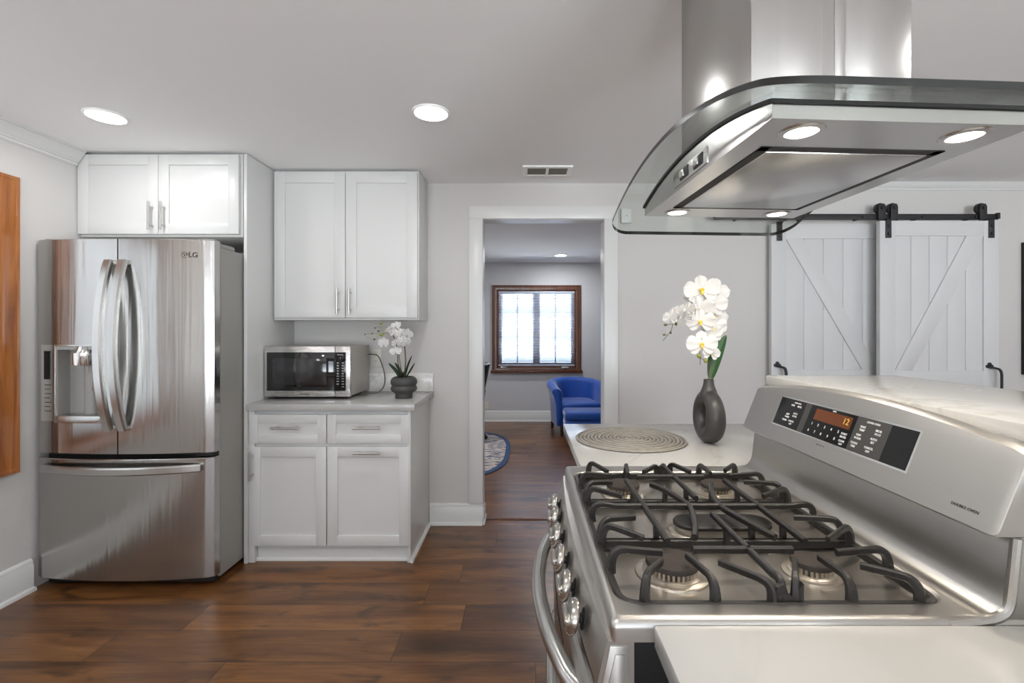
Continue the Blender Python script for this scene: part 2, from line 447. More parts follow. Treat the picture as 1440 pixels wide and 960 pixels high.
def rrect(x0, x1, y0, y1, r, nc=6):
    """rounded rectangle as (x, y) points, same count whatever the size"""
    out = []
    for cx, cy, a0 in ((x1 - r, y1 - r, 0), (x0 + r, y1 - r, 90), (x0 + r, y0 + r, 180), (x1 - r, y0 + r, 270)):
        for k in range(nc + 1):
            a = math.radians(a0 + 90 * k / nc); out.append((cx + r * math.cos(a), cy + r * math.sin(a)))
    return out
FONT = None
def text_geo(txt, size, origin, right, up, depth=0.0004, align='CENTER', bold=0.0):
    cu = bpy.data.curves.new('lettering', 'FONT'); cu.body = txt; cu.size = size; cu.align_x = align; cu.align_y = 'CENTER'
    cu.extrude = depth; cu.offset = bold; cu.resolution_u = 3
    ob = bpy.data.objects.new('lettering', cu); COL.objects.link(ob)
    dg = bpy.context.evaluated_depsgraph_get(); me = bpy.data.meshes.new_from_object(ob.evaluated_get(dg))
    right = Vector(right).normalized(); up = Vector(up).normalized(); nrm = right.cross(up); o = Vector(origin)
    g = G(); g.add([o + right * v.co.x + up * v.co.y + nrm * (v.co.z) for v in me.vertices], [list(p.vertices) for p in me.polygons])
    bpy.data.objects.remove(ob); bpy.data.curves.remove(cu); bpy.data.meshes.remove(me)
    return g
def gjoin(*gs):
    o = G()
    for g in gs: o.add(g.v, g.f)
    return o

# ---------------------------------------------------------------- the room
XL, XR, YB, YF, H = -2.49, 4.6, 3.2, -3.2, 2.303
WT = 0.11
FX0, FX1, FY1, FH = -2.6, 2.6, 6.80, 2.28
DX0, DX1, DZ = -0.2806, 0.542, 2.061               # the doorway

def wall(name, axis, a, b, u0, u1, z0, z1, holes, mat):
    us = sorted({u0, u1} | {h[0] for h in holes} | {h[1] for h in holes}); zs = sorted({z0, z1} | {h[2] for h in holes} | {h[3] for h in holes})
    g = G()
    for i in range(len(us) - 1):
        for j in range(len(zs) - 1):
            cu, cz = (us[i] + us[i + 1]) / 2, (zs[j] + zs[j + 1]) / 2
            if any(h[0] < cu < h[1] and h[2] < cz < h[3] for h in holes): continue
            if axis == 'y': g.box(us[i], us[i + 1], a, b, zs[j], zs[j + 1])
            else: g.box(a, b, us[i], us[i + 1], zs[j], zs[j + 1])
    return struct(name, g, mat)

struct('floor', G().box(XL - 0.2, XR + 0.2, YF - 0.2, FY1 + 0.2, -0.08, 0.0), M['floor'])
struct('ceiling', G().box(XL - 0.12, XR + 0.12, YF - 0.12, YB + WT / 2, H, H + 0.1).box(FX0 - 0.12, FX1 + 0.12, YB + WT / 2, FY1 + 0.12, FH, FH + 0.12), M['ceiling'])
W1 = (1.02, 2.23, 0.70, 1.97)                       # window_1 in the left wall (y0, y1, z0, z1)
WF = [(-1.75, -0.75, 0.45, 2.0), (-0.35, 0.75, 0.45, 2.0), (1.5, 3.4, 0.15, 2.08)]   # unseen windows behind the camera, sized to light the room
W2 = (-0.388, 0.746, 0.772, 1.883)                  # window in the far room
wall('wall_left', 'x', XL - WT, XL, YF, YB, 0, H, [W1], M['wall'])
wall('wall_right', 'x', XR, XR + WT, YF, YB, 0, H, [], M['wall'])
wall('wall_front', 'y', YF - WT, YF, XL, XR, 0, H, WF, M['wall'])
wall('wall_back', 'y', YB, YB + WT, XL - WT, XR + WT, 0, H, [(DX0, DX1, -1, DZ)], M['wall'])
wall('wall_far', 'y', FY1, FY1 + WT, FX0, FX1, 0, FH, [W2], M['wall_far'])
wall('wall_far_left', 'x', FX0 - WT, FX0, YB + WT, FY1, 0, FH, [], M['wall_far'])
wall('wall_far_right', 'x', FX1, FX1 + WT, YB + WT, FY1, 0, FH, [], M['wall_far'])

# baseboards: board, cap and shoe moulding in one profile (offset from the wall, height)
def bprof(h=0.142):
    return [(0, 0), (0.034, 0), (0.034, 0.010), (0.030, 0.017), (0.018, 0.020), (0.018, h - 0.034), (0.014, h - 0.026), (0.014, h - 0.012), (0.008, h - 0.003), (0, h)]
struct('baseboard_left', G().prism([(XL + p, z) for p, z in bprof(0.16)], 'y', YF, -0.51).prism([(XL + p, z) for p, z in bprof(0.16)], 'y', 0.55, 2.385), M['trim'])
struct('baseboard_back', G().prism([(YB - p, z) for p, z in bprof()], 'x', -0.637, DX0 - 0.0)
       .prism([(YB - p, z) for p, z in bprof()], 'x', DX1 + 0.02, XR), M['trim'])
struct('baseboard_far', G().prism([(FY1 - p, z) for p, z in bprof(0.15)], 'x', FX0, FX1), M['trim'])
struct('baseboard_right', G().prism([(XR - p, z) for p, z in bprof(0.16)], 'y', YF, YB), M['trim'])
struct('baseboard_front', G().prism([(YF + p, z) for p, z in bprof(0.16)], 'x', XL, XR), M['trim'])
# crown moulding on the left wall, ending at the cabinets, and on the right part of the back wall
cp = [(0, 0), (0.062, 0), (0.062, -0.010), (0.055, -0.012), (0.052, -0.022), (0.040, -0.036), (0.030, -0.052), (0.020, -0.060), (0.020, -0.066), (0.013, -0.068), (0.013, -0.080), (0, -0.086)]
struct('trim_1', G().prism([(XL + p, H + z) for p, z in cp], 'y', YF, 2.625), M['trim'])
struct('trim_2', G().prism([(YB - p * 0.6, H + z * 0.6) for p, z in cp], 'x', 1.6, XR), M['trim'])
# doorway: jamb lining and casing on both sides
g = G()
g.box(DX0 - 0.012, DX0 + 0.004, YB - 0.001, YB + WT + 0.001, 0, DZ).box(DX1 - 0.004, DX1 + 0.012, YB - 0.001, YB + WT + 0.001, 0, DZ)
g.box(DX0 - 0.012, DX1 + 0.012, YB - 0.001, YB + WT + 0.001, DZ - 0.004, DZ + 0.012)
struct('trim_3', g, M['trim'])
g = G(); cw = 0.09
for y0, y1 in ((YB - 0.020, YB), (YB + WT, YB + WT + 0.02)):
    g.box(DX0 - cw, DX0 + 0.002, y0, y1, 0.143 if y0 < YB else 0, DZ - 0.002, 0.0015).box(DX1 - 0.002, DX1 + cw, y0, y1, 0, DZ - 0.002, 0.0015)
    g.box(DX0 - cw, DX1 + cw, y0, y1, DZ - 0.002, DZ + 0.085, 0.003)
struct('trim_4', g, M['trim'])
g = G().box(DX0 - 0.0, DX0 + 0.018, YB - 0.03, YB + WT + 0.03, 0.0, 0.018, 0.006).box(DX0 - 0.004, DX0 + 0.010, YB - 0.018, YB + WT + 0.018, 0.0, 0.10, 0.003)
struct('trim_5', g, M['trim'])
struct('trim_6', G().box(DX0 + 0.018, DX1 - 0.004, YB + 0.064, YB + 0.096, 0.0, 0.007, 0.003), M['window_w'])

# windows -----------------------------------------------------------------
def casing(g, axis, face, n, u0, u1, z0, z1, w, t=0.022):
    """mitred picture-frame casing round an opening; n = +1/-1 the way the wall faces"""
    def P3(u, z, off): return (u, face + n * off, z) if axis == 'y' else (face + n * off, u, z)
    prof = [(0.0, 0.0), (0.0, t * 0.75), (0.010, t * 0.9), (w * 0.72, t), (w * 0.80, t * 1.15), (w * 0.95, t * 1.15), (w, t * 0.8), (w, 0.0)]
    cs = [(u0, z0, -1, -1), (u1, z0, 1, -1), (u1, z1, 1, 1), (u0, z1, -1, 1)]
    rings = [[P3(u + su * p, z + sz * p, q) for p, q in prof] for u, z, su, sz in cs]
    g.rings(rings, True, False, False, True)
def reveal(g, axis, a, b, u0, u1, z0, z1, t=0.015):
    for (p, q, r, s_) in ((u0, u0 + t, z0, z1), (u1 - t, u1, z0, z1), (u0, u1, z0, z0 + t), (u0, u1, z1 - t, z1)):
        if axis == 'y': g.box(p, q, a, b, r, s_)
        else: g.box(a, b, p, q, r, s_)
def sash(g, axis, a, b, u0, u1, z0, z1, w, nu, nz, mw=0.018):
    def bx(p, q, r, s_, d=0.0):
        if axis == 'y': g.box(p, q, a + d, b - d, r, s_)
        else: g.box(a + d, b - d, p, q, r, s_)
    bx(u0, u0 + w, z0, z1); bx(u1 - w, u1, z0, z1); bx(u0 + w, u1 - w, z0, z0 + w); bx(u0 + w, u1 - w, z1 - w, z1)
    for i in range(1, nu):
        c = u0 + (u1 - u0) * i / nu; bx(c - mw / 2, c + mw / 2, z0 + w, z1 - w, 0.006)
    for i in range(1, nz):
        c = z0 + (z1 - z0) * i / nz; bx(u0 + w, u1 - w, c - mw / 2, c + mw / 2, 0.006)
def window(name, axis, face, n, u0, u1, z0, z1, mat, cw=0.085, two=True, nu=1, nz=1, cased=True):
    back = face - n * WT
    lo, hi = min(face, back), max(face, back)
    g = G()
    if cased: casing(g, axis, face, n, u0, u1, z0, z1, cw)
    reveal(g, axis, lo, hi, u0, u1, z0, z1)
    w = struct(name, g, mat, sharp=25)
    sa = back + n * 0.02; sb = back + n * 0.055; sa, sb = min(sa, sb), max(sa, sb)
    f = G(); mid = (u0 + u1) / 2
    spans = [(u0 + 0.015, mid), (mid, u1 - 0.015)] if two else [(u0 + 0.015, u1 - 0.015)]
    for p, q in spans: sash(f, axis, sa, sb, p, q, z0 + 0.015, z1 - 0.015, 0.05, nu, nz)
    part('window_frame', f, mat, w)
    c = (sa + sb) / 2
    for p, q in spans:
        gl = G()
        if axis == 'y': gl.box(p + 0.045, q - 0.045, c - 0.003, c + 0.003, z0 + 0.06, z1 - 0.06)
        else: gl.box(c - 0.003, c + 0.003, p + 0.045, q - 0.045, z0 + 0.06, z1 - 0.06)
        part('window_pane', gl, M['glass'], w)
    # sky portal: a sampling guide for the daylight that comes through this opening
    ld = bpy.data.lights.new('daylight_portal', 'AREA'); ld.shape = 'RECTANGLE'; ld.cycles.is_portal = True
    ld.size = u1 - u0; ld.size_y = z1 - z0
    lo_ = bpy.data.objects.new('daylight_portal', ld); COL.objects.link(lo_)
    cu, cz = (u0 + u1) / 2, (z0 + z1) / 2; pos = back - n * 0.02
    if axis == 'y':
        lo_.location = (cu, pos, cz); lo_.rotation_euler = (PI / 2 if n > 0 else -PI / 2, 0, 0)
    else:
        lo_.location = (pos, cu, cz); lo_.rotation_euler = (PI / 2, 0, -PI / 2 if n > 0 else PI / 2)
    return w
# lap-siding wall added outside the far room's window to cut its glare
g = G(); z = -0.3
while z < 4.2:
    g.prism([(10.0, z), (10.018, z), (10.03, z + 0.2), (10.022, z + 0.2)], 'x', -6.0, 6.5); z += 0.18
g.box(-6.0, 6.5, 10.02, 10.2, -0.3, 4.3)
struct('wall_added_outside', g, M['siding'])
window('window_1', 'x', XL, 1, *W1, M['oak'], 0.087)
w2 = window('window_2', 'y', FY1, -1, *W2, M['window_w'], 0.072, True, 2, 3)
g = G().box(W2[0] - 0.09, W2[1] + 0.09, FY1 - 0.05, FY1, W2[2] - 0.075, W2[2] - 0.035, 0.004)
part('window_sill', g, M['window_w'], w2)
for cx in (W2[0] + 0.10, W2[1] - 0.16):
    g = G().box(cx - 0.05, cx + 0.05, FY1 - 0.03, FY1 + 0.01, W2[2] - 0.012, W2[2] + 0.014, 0.004); g.cyl((cx - 0.03, FY1 - 0.02, W2[2] + 0.005), (cx + 0.05, FY1 - 0.045, W2[2] + 0.004), 0.006)
    part('window_handle', g, M['nickel'], w2)
window('window_3', 'y', YF, 1, *WF[0], M['oak'], 0.087)
window('window_4', 'y', YF, 1, *WF[1], M['oak'], 0.087)
window('window_5', 'y', YF, 1, *WF[2], M['window_w'], 0.087)
# unseen roller shade added in the oak window to dim its daylight and reflection
sd = thing('added_shade', 'pale roller shade added inside the golden oak window frame to dim its daylight', 'window shade', (XL - 0.03, (W1[0] + W1[1]) / 2, W1[3] - 0.04))
part('shade_cloth', G().box(XL - 0.0305, XL - 0.0295, W1[0] + 0.02, W1[1] - 0.02, W1[2] + 0.03, W1[3] - 0.05), M['shade'], sd)
part('roller_tube', G().cyl((XL - 0.035, W1[0] + 0.018, W1[3] - 0.042), (XL - 0.035, W1[1] - 0.018, W1[3] - 0.042), 0.02, n=18), M['shade'], sd)
part('hem_bar', G().box(XL - 0.036, XL - 0.024, W1[0] + 0.02, W1[1] - 0.02, W1[2] + 0.02, W1[2] + 0.036, 0.003), M['trim'], sd)
# oak-cased white door further along the left wall
g = G(); casing(g, 'x', XL, 1, -0.42, 0.46, -0.02, 2.03, 0.09)
d1 = struct('door_1', G().box(XL + 0.001, XL + 0.012, -0.42, 0.46, 0.008, 2.03), M['trim'])
part('door_casing', g, M['oak'], d1)
for a, b in ((0.22, 0.95), (1.08, 1.88)): part('door_panel', G().box(XL + 0.01, XL + 0.020, -0.30, 0.34, a, b, 0.006), M['trim'], d1)
part('door_knob', G().lathe([(0.026, 0.0), (0.026, 0.006), (0.010, 0.010), (0.010, 0.035), (0.024, 0.042), (0.028, 0.055), (0.018, 0.066), (0.001, 0.068)], (XL + 0.012, 0.38, 0.98), 20, 'x'), M['nickel'], d1)

# venetian blind hung in the far window
bl = thing('venetian_blind', 'white venetian blind hung in the brown-framed window beyond the doorway', 'blind', ((W2[0] + W2[1]) / 2, FY1 + 0.015, W2[3] - 0.02))
bx0, bx1 = W2[0] + 0.018, W2[1] - 0.018
part('head_rail', G().box(bx0, bx1, FY1 - 0.004, FY1 + 0.03, W2[3] - 0.046, W2[3] - 0.016, 0.003), M['blind'], bl)
g = G(); z = W2[3] - 0.06
while z > W2[2] + 0.05:
    prof = []
    for k in range(4):
        t = -1 + 2 * k / 3; prof.append((0.0125 * t, -0.0058 * t + 0.0022 * (1 - t * t)))
    pl = [(FY1 + 0.014 + a, z + b) for a, b in prof] + [(FY1 + 0.014 + a, z + b - 0.0008) for a, b in prof[::-1]]
    g.prism(pl, 'x', bx0 + 0.004, bx1 - 0.004); z -= 0.0225
part('slats', g, M['blind'], bl)
part('bottom_rail', G().box(bx0, bx1, FY1 + 0.004, FY1 + 0.024, W2[2] + 0.024, W2[2] + 0.042, 0.004), M['blind'], bl)
for fx in (0.12, 0.5, 0.88):
    xx = bx0 + (bx1 - bx0) * fx
    for yy in (FY1 + 0.0012, FY1 + 0.0268): part('ladder_cord', G().cyl((xx, yy, W2[2] + 0.03), (xx, yy, W2[3] - 0.03), 0.001, n=5), M['blind'], bl)
part('tilt_wand', G().cyl((bx0 + 0.06, FY1 - 0.010, W2[3] - 0.03), (bx0 + 0.062, FY1 - 0.012, W2[3] - 0.55), 0.004, n=8), M['outlet'], bl)

# ---------------------------------------------------------------- recessed lamps
def make_downlight(label, x, y, z, group=None, power=DOWNLIGHT_W, r=0.085):
    t = thing('recessed_light', label, 'ceiling light', (x, y, z), group)
    g = G().lathe([(r * 0.86, -0.001), (r * 0.88, -0.007), (r * 0.96, -0.008), (r, -0.003), (r, 0.0)], n=40, caps=False)
    part('trim_ring', g, M['ltrim'], t, local=True)
    part('diffuser', G().lathe([(r * 0.86, -0.0005), (r * 0.86, -0.004), (0.001, -0.0055)], n=40), M['lamp'], t, local=True)
    ld = bpy.data.lights.new('lamp_light', 'AREA'); ld.shape = 'DISK'; ld.size = r * 1.7; ld.energy = power; ld.color = (0.98, 0.99, 1.0)
    lo = bpy.data.objects.new('lamp_light', ld); COL.objects.link(lo); lo.parent = t; lo.location = (0, 0, -0.012)
    return t
make_downlight('round white recessed ceiling light between the doorway and the refrigerator cabinets, nearer the vent', -0.425, 2.158, H)
make_downlight('round white recessed ceiling light over the refrigerator, near the crown moulding', -1.94, 2.194, H)
make_downlight('small recessed ceiling light seen through the doorway in the far room', 0.475, 6.12, FH, power=5)
hid = 'unseen ceiling lights added to brighten the kitchen'  # extra lamps out of view, added to brighten the kitchen
for x, y in ((-1.94, 0.3), (-0.425, 0.3), (-1.94, -1.7), (-0.425, -1.7), (2.1, 0.3), (2.1, -1.7), (3.6, 1.6)):
    make_downlight('round white recessed ceiling light added out of view to brighten the kitchen', x, y, H, hid, power=2.6)
make_downlight('recessed ceiling light added out of view to brighten the far room', -1.2, 4.6, FH, power=9)  # extra lamp out of view, added to brighten the far room
g = G().prism([(0, 0), (0.05, 0.004), (0.052, 0.016), (0.03, 0.03)], 'z', H - 0.012, H - 0.006)

# ---------------------------------------------------------------- ceiling vent, wall bits
vt = thing('ceiling_vent', 'white ceiling air vent with two grey grilles above the doorway', 'vent', (0.13, 2.945, H))
vx0, vx1, vy0, vy1 = PX(735, 2.94), PX(804, 2.94), 2.85, 3.035
g = G(); m_ = (vx0 + vx1) / 2
for a, b, c, d in ((vx0, vx1, vy0, vy0 + 0.03), (vx0, vx1, vy1 - 0.03, vy1), (vx0, vx0 + 0.03, vy0 + 0.028, vy1 - 0.028), (vx1 - 0.03, vx1, vy0 + 0.028, vy1 - 0.028), (m_ - 0.009, m_ + 0.009, vy0 + 0.028, vy1 - 0.028)):
    g.box(a, b, c, d, H - 0.010, H, 0.002)
part('vent_frame', g, M['ltrim'], vt)
for a, b in ((vx0 + 0.03, m_ - 0.009), (m_ + 0.009, vx1 - 0.03)):
    g = G().box(a, b, vy0 + 0.03, vy1 - 0.03, H - 0.002, H)
    y = vy0 + 0.036
    while y < vy1 - 0.036:
        g.prism([(y, H - 0.001), (y + 0.006, H - 0.0075), (y + 0.0075, H - 0.0075), (y + 0.002, H - 0.001)], 'x', a, b); y += 0.0095
    part('grille', g, M['vent'], vt)
g = G().box(0.652, 0.722, YB - 0.028, YB, 2.030, 2.127, 0.006)
ch = single('door_chime_box', g, M['trim'], 'small white wall box beside the top corner of the doorway', 'wall box', (0.687, YB, 2.08))
part('button', G().cyl((0.687, YB - 0.030, 2.078), (0.687, YB - 0.026, 2.078), 0.003, n=10), M['gasket'], ch)
def outlet(label, x, z, face):
    t = thing('wall_outlet', label, 'outlet', (x, face, z))
    part('cover_plate', G().box(x - 0.036, x + 0.036, face - 0.006, face, z - 0.058, z + 0.058, 0.003), M['outlet'], t)
    for dz in (-0.022, 0.022):
        s_ = part('socket', G().box(x - 0.016, x + 0.016, face - 0.0085, face - 0.005, z + dz - 0.014, z + dz + 0.014, 0.002), M['outlet'], t)
        g = G()
        for dx in (-0.006, 0.006): g.box(x + dx - 0.001, x + dx + 0.001, face - 0.0088, face - 0.008, z + dz - 0.003, z + dz + 0.006)
        part('slots', g, M['gasket'], s_)
    return t
outlet('cream wall outlet behind the microwave and its cord', PX(528.5, 3.19), PZ(503, 3.19), YB)
outlet('cream wall outlet low on the wall of the far room', -0.545, 0.215, FY1)

# ---------------------------------------------------------------- cabinets
def shaker(x0, x1, z0, z1, yf, t=0.02, rail=0.058):
    """frame-and-panel door front: four rails round a sunk panel"""
    g = G(); y1 = yf + t
    e = 0.0012
    g.box(x0, x0 + rail, yf, y1, z0, z1, e).box(x1 - rail, x1, yf, y1, z0, z1, e)
    g.box(x0 + rail - e, x1 - rail + e, yf, y1, z0, z0 + rail, e).box(x0 + rail - e, x1 - rail + e, yf, y1, z1 - rail, z1, e)
    g.box(x0 + rail - 0.004, x1 - rail + 0.004, yf + 0.009, y1 - 0.002, z0 + rail - 0.004, z1 - rail + 0.004)
    return g
def pull(c, axis, yf, L=0.155, out=0.034):
    x, z = c; g = G(); a = L / 2
    if axis == 'z':
        g.cyl((x, yf - out, z - a), (x, yf - out, z + a), 0.0062, n=14)
        for s_ in (-1, 1): g.cyl((x, yf - out, z + s_ * a * 0.66), (x, yf + 0.001, z + s_ * a * 0.66), 0.005, n=12)
    else:
        g.cyl((x - a, yf - out, z), (x + a, yf - out, z), 0.0062, n=14)
        for s_ in (-1, 1): g.cyl((x + s_ * a * 0.66, yf - out, z), (x + s_ * a * 0.66, yf + 0.001, z), 0.005, n=12)
    return g
# cabinet over the refrigerator
FCX0, FCX1 = -2.486, -1.576
fc = thing('wall_cabinet', 'white two-door cabinet up by the ceiling over the steel refrigerator', 'cabinet', ((FCX0 + FCX1) / 2, 3.19, 1.83))
part('cabinet_body', G().box(FCX0, FCX1, 2.652, YB - 0.005, 1.832, 2.296, 0.001), M['cab'], fc)
for x0, x1, hx in ((FCX0 + 0.002, -2.0375, 209), (-2.0345, FCX1 - 0.012, 226)):
    d = part('door', shaker(x0, x1, 1.845, 2.287, 2.63), M['cab'], fc)
    part('handle', pull((PX(hx, 2.60), PZ(303, 2.60)), 'z', 2.63), M['nickel'], d, label='brushed steel bar handle')
# tall end panel
single('end_panel', G().box(-1.572, -1.554, 2.652, YB - 0.005, 0.0, 2.298, 0.001), M['cab'], 'tall white side panel between the refrigerator and the microwave counter', 'panel', (-1.563, 2.9, 0.0))
# upper cabinet over the microwave
UX0, UX1 = -1.552, -0.652
uc = thing('wall_cabinet', 'white two-door wall cabinet hung above the microwave', 'cabinet', ((UX0 + UX1) / 2, 3.19, 1.37))
part('cabinet_body', G().box(UX0, UX1, 2.935, YB - 0.005, 1.372, 2.296, 0.001), M['cab'], uc)
for x0, x1, hx in ((UX0 + 0.012, -1.1035, 473.5), (-1.0995, UX1 - 0.006, 490.5)):
    d = part('door', shaker(x0, x1, 1.387, 2.284, 2.913, rail=0.066), M['cab'], uc)
    part('handle', pull((PX(hx, 2.88), PZ(423, 2.88)), 'z', 2.913), M['nickel'], d, label='brushed steel bar handle')
# two base cabinets under the microwave counter
BX0, BXM, BX1 = -1.552, -1.109, -0.640
YD = 2.66
def base_unit(label, x0, x1, dx0, dx1, kind):
    t = thing('base_cabinet', label, 'cabinet', ((x0 + x1) / 2, 3.19, 0.0))
    g = G().box(x0, x1 - (0.018 if kind == 'pull' else 0), 2.681, YB - 0.005, 0.09, 0.858, 0.001)
    if kind == 'pull':
        g.box(x1 - 0.018, x1, 2.665, YB - 0.005, 0.0, 0.858, 0.001)
        g.box(x0, x1 - 0.018, 2.70, YB - 0.01, 0.0, 0.092)
    else:
        g.box(x0, x0 + 0.034, 2.665, 2.70, 0.0, 0.858, 0.001); g.box(x0 + 0.034, x1, 2.70, YB - 0.01, 0.0, 0.092)
    part('cabinet_body', g, M['cab'], t)
    m = [(2.70, 0), (2.684, 0), (2.684, 0.010), (2.690, 0.018), (2.70, 0.02)]
    part('toe_moulding', G().prism(m, 'x', x0 + (0.034 if kind == 'door' else 0), x1 - (0.018 if kind == 'pull' else 0)), M['trim'], t)
    dr = part('drawer', shaker(dx0, dx1, 0.672, 0.835, YD, rail=0.048), M['cab'], t)
    part('handle', pull(((dx0 + dx1) / 2 + 0.0, PZ(602, 2.63)), 'x', YD), M['nickel'], dr, label='brushed steel bar handle')
    dd = part('door', shaker(dx0 + (0.0 if kind == 'pull' else 0.006), dx1, 0.096, 0.654, YD), M['cab'], t)
    hc = ((dx0 + dx1) / 2, PZ(637, 2.63)) if kind == 'pull' else (dx0 + 0.022, PZ(656, 2.63))
    part('handle', pull(hc, 'x' if kind == 'pull' else 'z', YD), M['nickel'], dd, label='brushed steel bar handle')
    return t
base_unit('white base cabinet beside the refrigerator, with a drawer and a side-handled door', BX0, BXM, BX0 + 0.004, -1.114, 'door')
b2 = base_unit('white base cabinet under the potted orchid, with a drawer and a pull-out front', BXM, BX1, -1.108, BX1 - 0.006, 'pull')
sh = [(BX1, 0), (BX1 + 0.016, 0), (BX1 + 0.016, 0.010), (BX1 + 0.010, 0.018), (BX1, 0.02)]
part('toe_moulding', G().prism(sh, 'y', 2.660, YB - 0.036), M['trim'], b2)
CZ = 0.897
single('countertop', G().box(-1.553, -0.610, 2.635, YB - 0.002, CZ - 0.037, CZ, 0.003), M['quartz'], 'white quartz counter slab under the microwave and potted orchid', 'countertop', (-1.08, 2.9, CZ - 0.037))
single('backsplash', G().box(-1.553, -0.612, YB - 0.020, YB - 0.001, CZ, CZ + 0.125, 0.002), M['quartz_v'], 'low veined quartz backsplash strip behind the microwave and potted orchid', 'backsplash', (-1.08, 3.19, CZ))

# ---------------------------------------------------------------- refrigerator
RX0, RX1 = -2.474, -1.577; RXC = (RX0 + RX1) / 2; RHW = (RX1 - RX0) / 2
def fy(x, edge=2.398, bow=0.040):
    u = (x - RXC) / RHW
    return edge - bow * (1 - u * u) + (0.010 * max(0.0, abs(u) - 0.975) / 0.025 if abs(u) > 0.975 else 0)
fr = thing('refrigerator', 'stainless steel french-door refrigerator with a water dispenser, below the ceiling cabinets', 'refrigerator', (RXC, 2.8, 0.0))
part('refrigerator_body', G().box(RX0 + 0.004, RX1 - 0.004, 2.462, 3.15, 0.03, 1.738, 0.004), M['fr_side'], fr, label='grey side panel')
part('kick_plate', G().box(RX0 + 0.02, RX1 - 0.02, 2.44, 2.47, 0.012, 0.07, 0.004), M['gasket'], fr, label='dark kick plate')
for x in (RX0 + 0.06, RX1 - 0.06):
    for y in (2.50, 3.10): part('levelling_foot', G().cyl((x, y, 0.0), (x, y, 0.034), 0.018, n=12), M['gasket'], fr)
def curved(x0, x1, z0, z1, hole=None, nx=18, yb=2.452, round0=False, round1=False):
    """door slab whose front follows the bowed plan; optional rectangular hole (x0, x1, z0, z1) right through the front skin"""
    xs = sorted({x0 + (x1 - x0) * i / nx for i in range(nx + 1)} | ({hole[0], hole[1]} if hole else set()))
    b = 0.004
    zs = [z0, z0 + b] + ([hole[2], hole[3]] if hole else []) + [z1 - b, z1]
    g = G(); n = len(xs)
    def yy(x, z): return fy(x) + (b if z in (z0, z1) else 0)
    vs = [(x, yy(x, z), z) for z in zs for x in xs]; fs = []
    for j in range(len(zs) - 1):
        for i in range(n - 1):
            if hole and hole[0] - 1e-6 < xs[i] and xs[i + 1] < hole[1] + 1e-6 and abs(zs[j] - hole[2]) < 1e-6: continue
            fs.append([j * n + i, j * n + i + 1, (j + 1) * n + i + 1, (j + 1) * n + i])
    g.add(vs, fs)
    # back, top, bottom, ends
    bot = [(x, yy(x, z0), z0) for x in xs]; top = [(x, yy(x, z1), z1) for x in xs]
    g.add(bot + [(xs[-1], yb, z0), (xs[0], yb, z0)], [list(range(n + 2))])
    g.add(top + [(xs[-1], yb, z1), (xs[0], yb, z1)], [list(range(n + 2))[::-1]])
    for x in (x0, x1): g.add([(x, yy(x, z), z) for z in zs] + [(x, yb, z1), (x, yb, z0)], [list(range(len(zs) + 2))])
    g.add([(x0, yb, z0), (x1, yb, z0), (x1, yb, z1), (x0, yb, z1)], [[0, 1, 2, 3]])
    if hole:
        hx = [x for x in xs if hole[0] - 1e-6 <= x <= hole[1] + 1e-6]; d = hole[4]
        for z in (hole[2], hole[3]):
            g.add([(x, fy(x), z) for x in hx] + [(hx[-1], d, z), (hx[0], d, z)], [list(range(len(hx) + 2))])
        for x in (hole[0], hole[1]): g.add([(x, fy(x), hole[2]), (x, fy(x), hole[3]), (x, d, hole[3]), (x, d, hole[2])], [[0, 1, 2, 3]])
        g.add([(hole[0], d, hole[2]), (hole[1], d, hole[2]), (hole[1], d, hole[3]), (hole[0], d, hole[3])], [[0, 1, 2, 3]])
    return g
DM = -2.026                                          # gap between the two doors
DT, DB = 1.768, 0.688
HOLE = (-2.350, -2.105, 0.853, 1.232, 2.447)
ld_ = part('door', curved(RX0, DM - 0.003, DB, DT, HOLE), M['steel_fr'], fr, sharp=25, label='door with the water dispenser')
rd_ = part('door', curved(DM + 0.003, RX1, DB, DT), M['steel_fr'], fr, sharp=25, label='plain door with the maker badge')
fz = part('freezer_drawer', curved(RX0, RX1, 0.055, 0.664, nx=30), M['steel_fr'], fr, sharp=25)
part('door_gasket', G().box(RX0 + 0.012, RX1 - 0.012, 2.450, 2.464, 0.06, 1.735), M['gasket'], fr)
def bow_handle(x, side):
    """flat bar bowed outward, feet turned back to the door"""
    z0, z1 = 0.818, 1.652; yb = fy(x); pts = []
    for k in range(21):
        t = k / 20; u = 2 * t - 1
        pts.append(Vector((x, yb - 0.016 - 0.062 * (1 - u * u) ** 0.9, z0 + (z1 - z0) * t)))
    pts = [Vector((x, yb + 0.004, z0 + 0.006))] + pts + [Vector((x, yb + 0.004, z1 - 0.006))]
    rings = []; m = len(pts)
    for i in range(m):
        t = (pts[min(i + 1, m - 1)] - pts[max(i - 1, 0)]).normalized(); nrm = Vector((0, -t.z, t.y))
        W, D = 0.021, 0.011
        rings.append([pts[i] + Vector((a, 0, 0)) + nrm * b for a, b in ((-W, -D), (W, -D), (W, D * 0.4), (W - 0.006, D), (-W + 0.006, D), (-W, D * 0.4))])
    return G().rings(rings)
part('handle', bow_handle(-2.060, -1), M['steel_h'], ld_, sharp=40)
part('handle', bow_handle(-1.990, 1), M['steel_h'], rd_, sharp=40)
pts = []
hx0, hx1, hz = -2.420, -1.628, 0.618
for k in range(25):
    u = -1 + k / 12; x = (hx0 + hx1) / 2 + (hx1 - hx0) / 2 * u
    pts.append(Vector((x, fy(x) - 0.016 - 0.040 * (1 - u * u), hz)))
pts = [Vector((hx0 + 0.004, fy(hx0) + 0.003, hz))] + pts + [Vector((hx1 - 0.004, fy(hx1) + 0.003, hz))]
rings = []
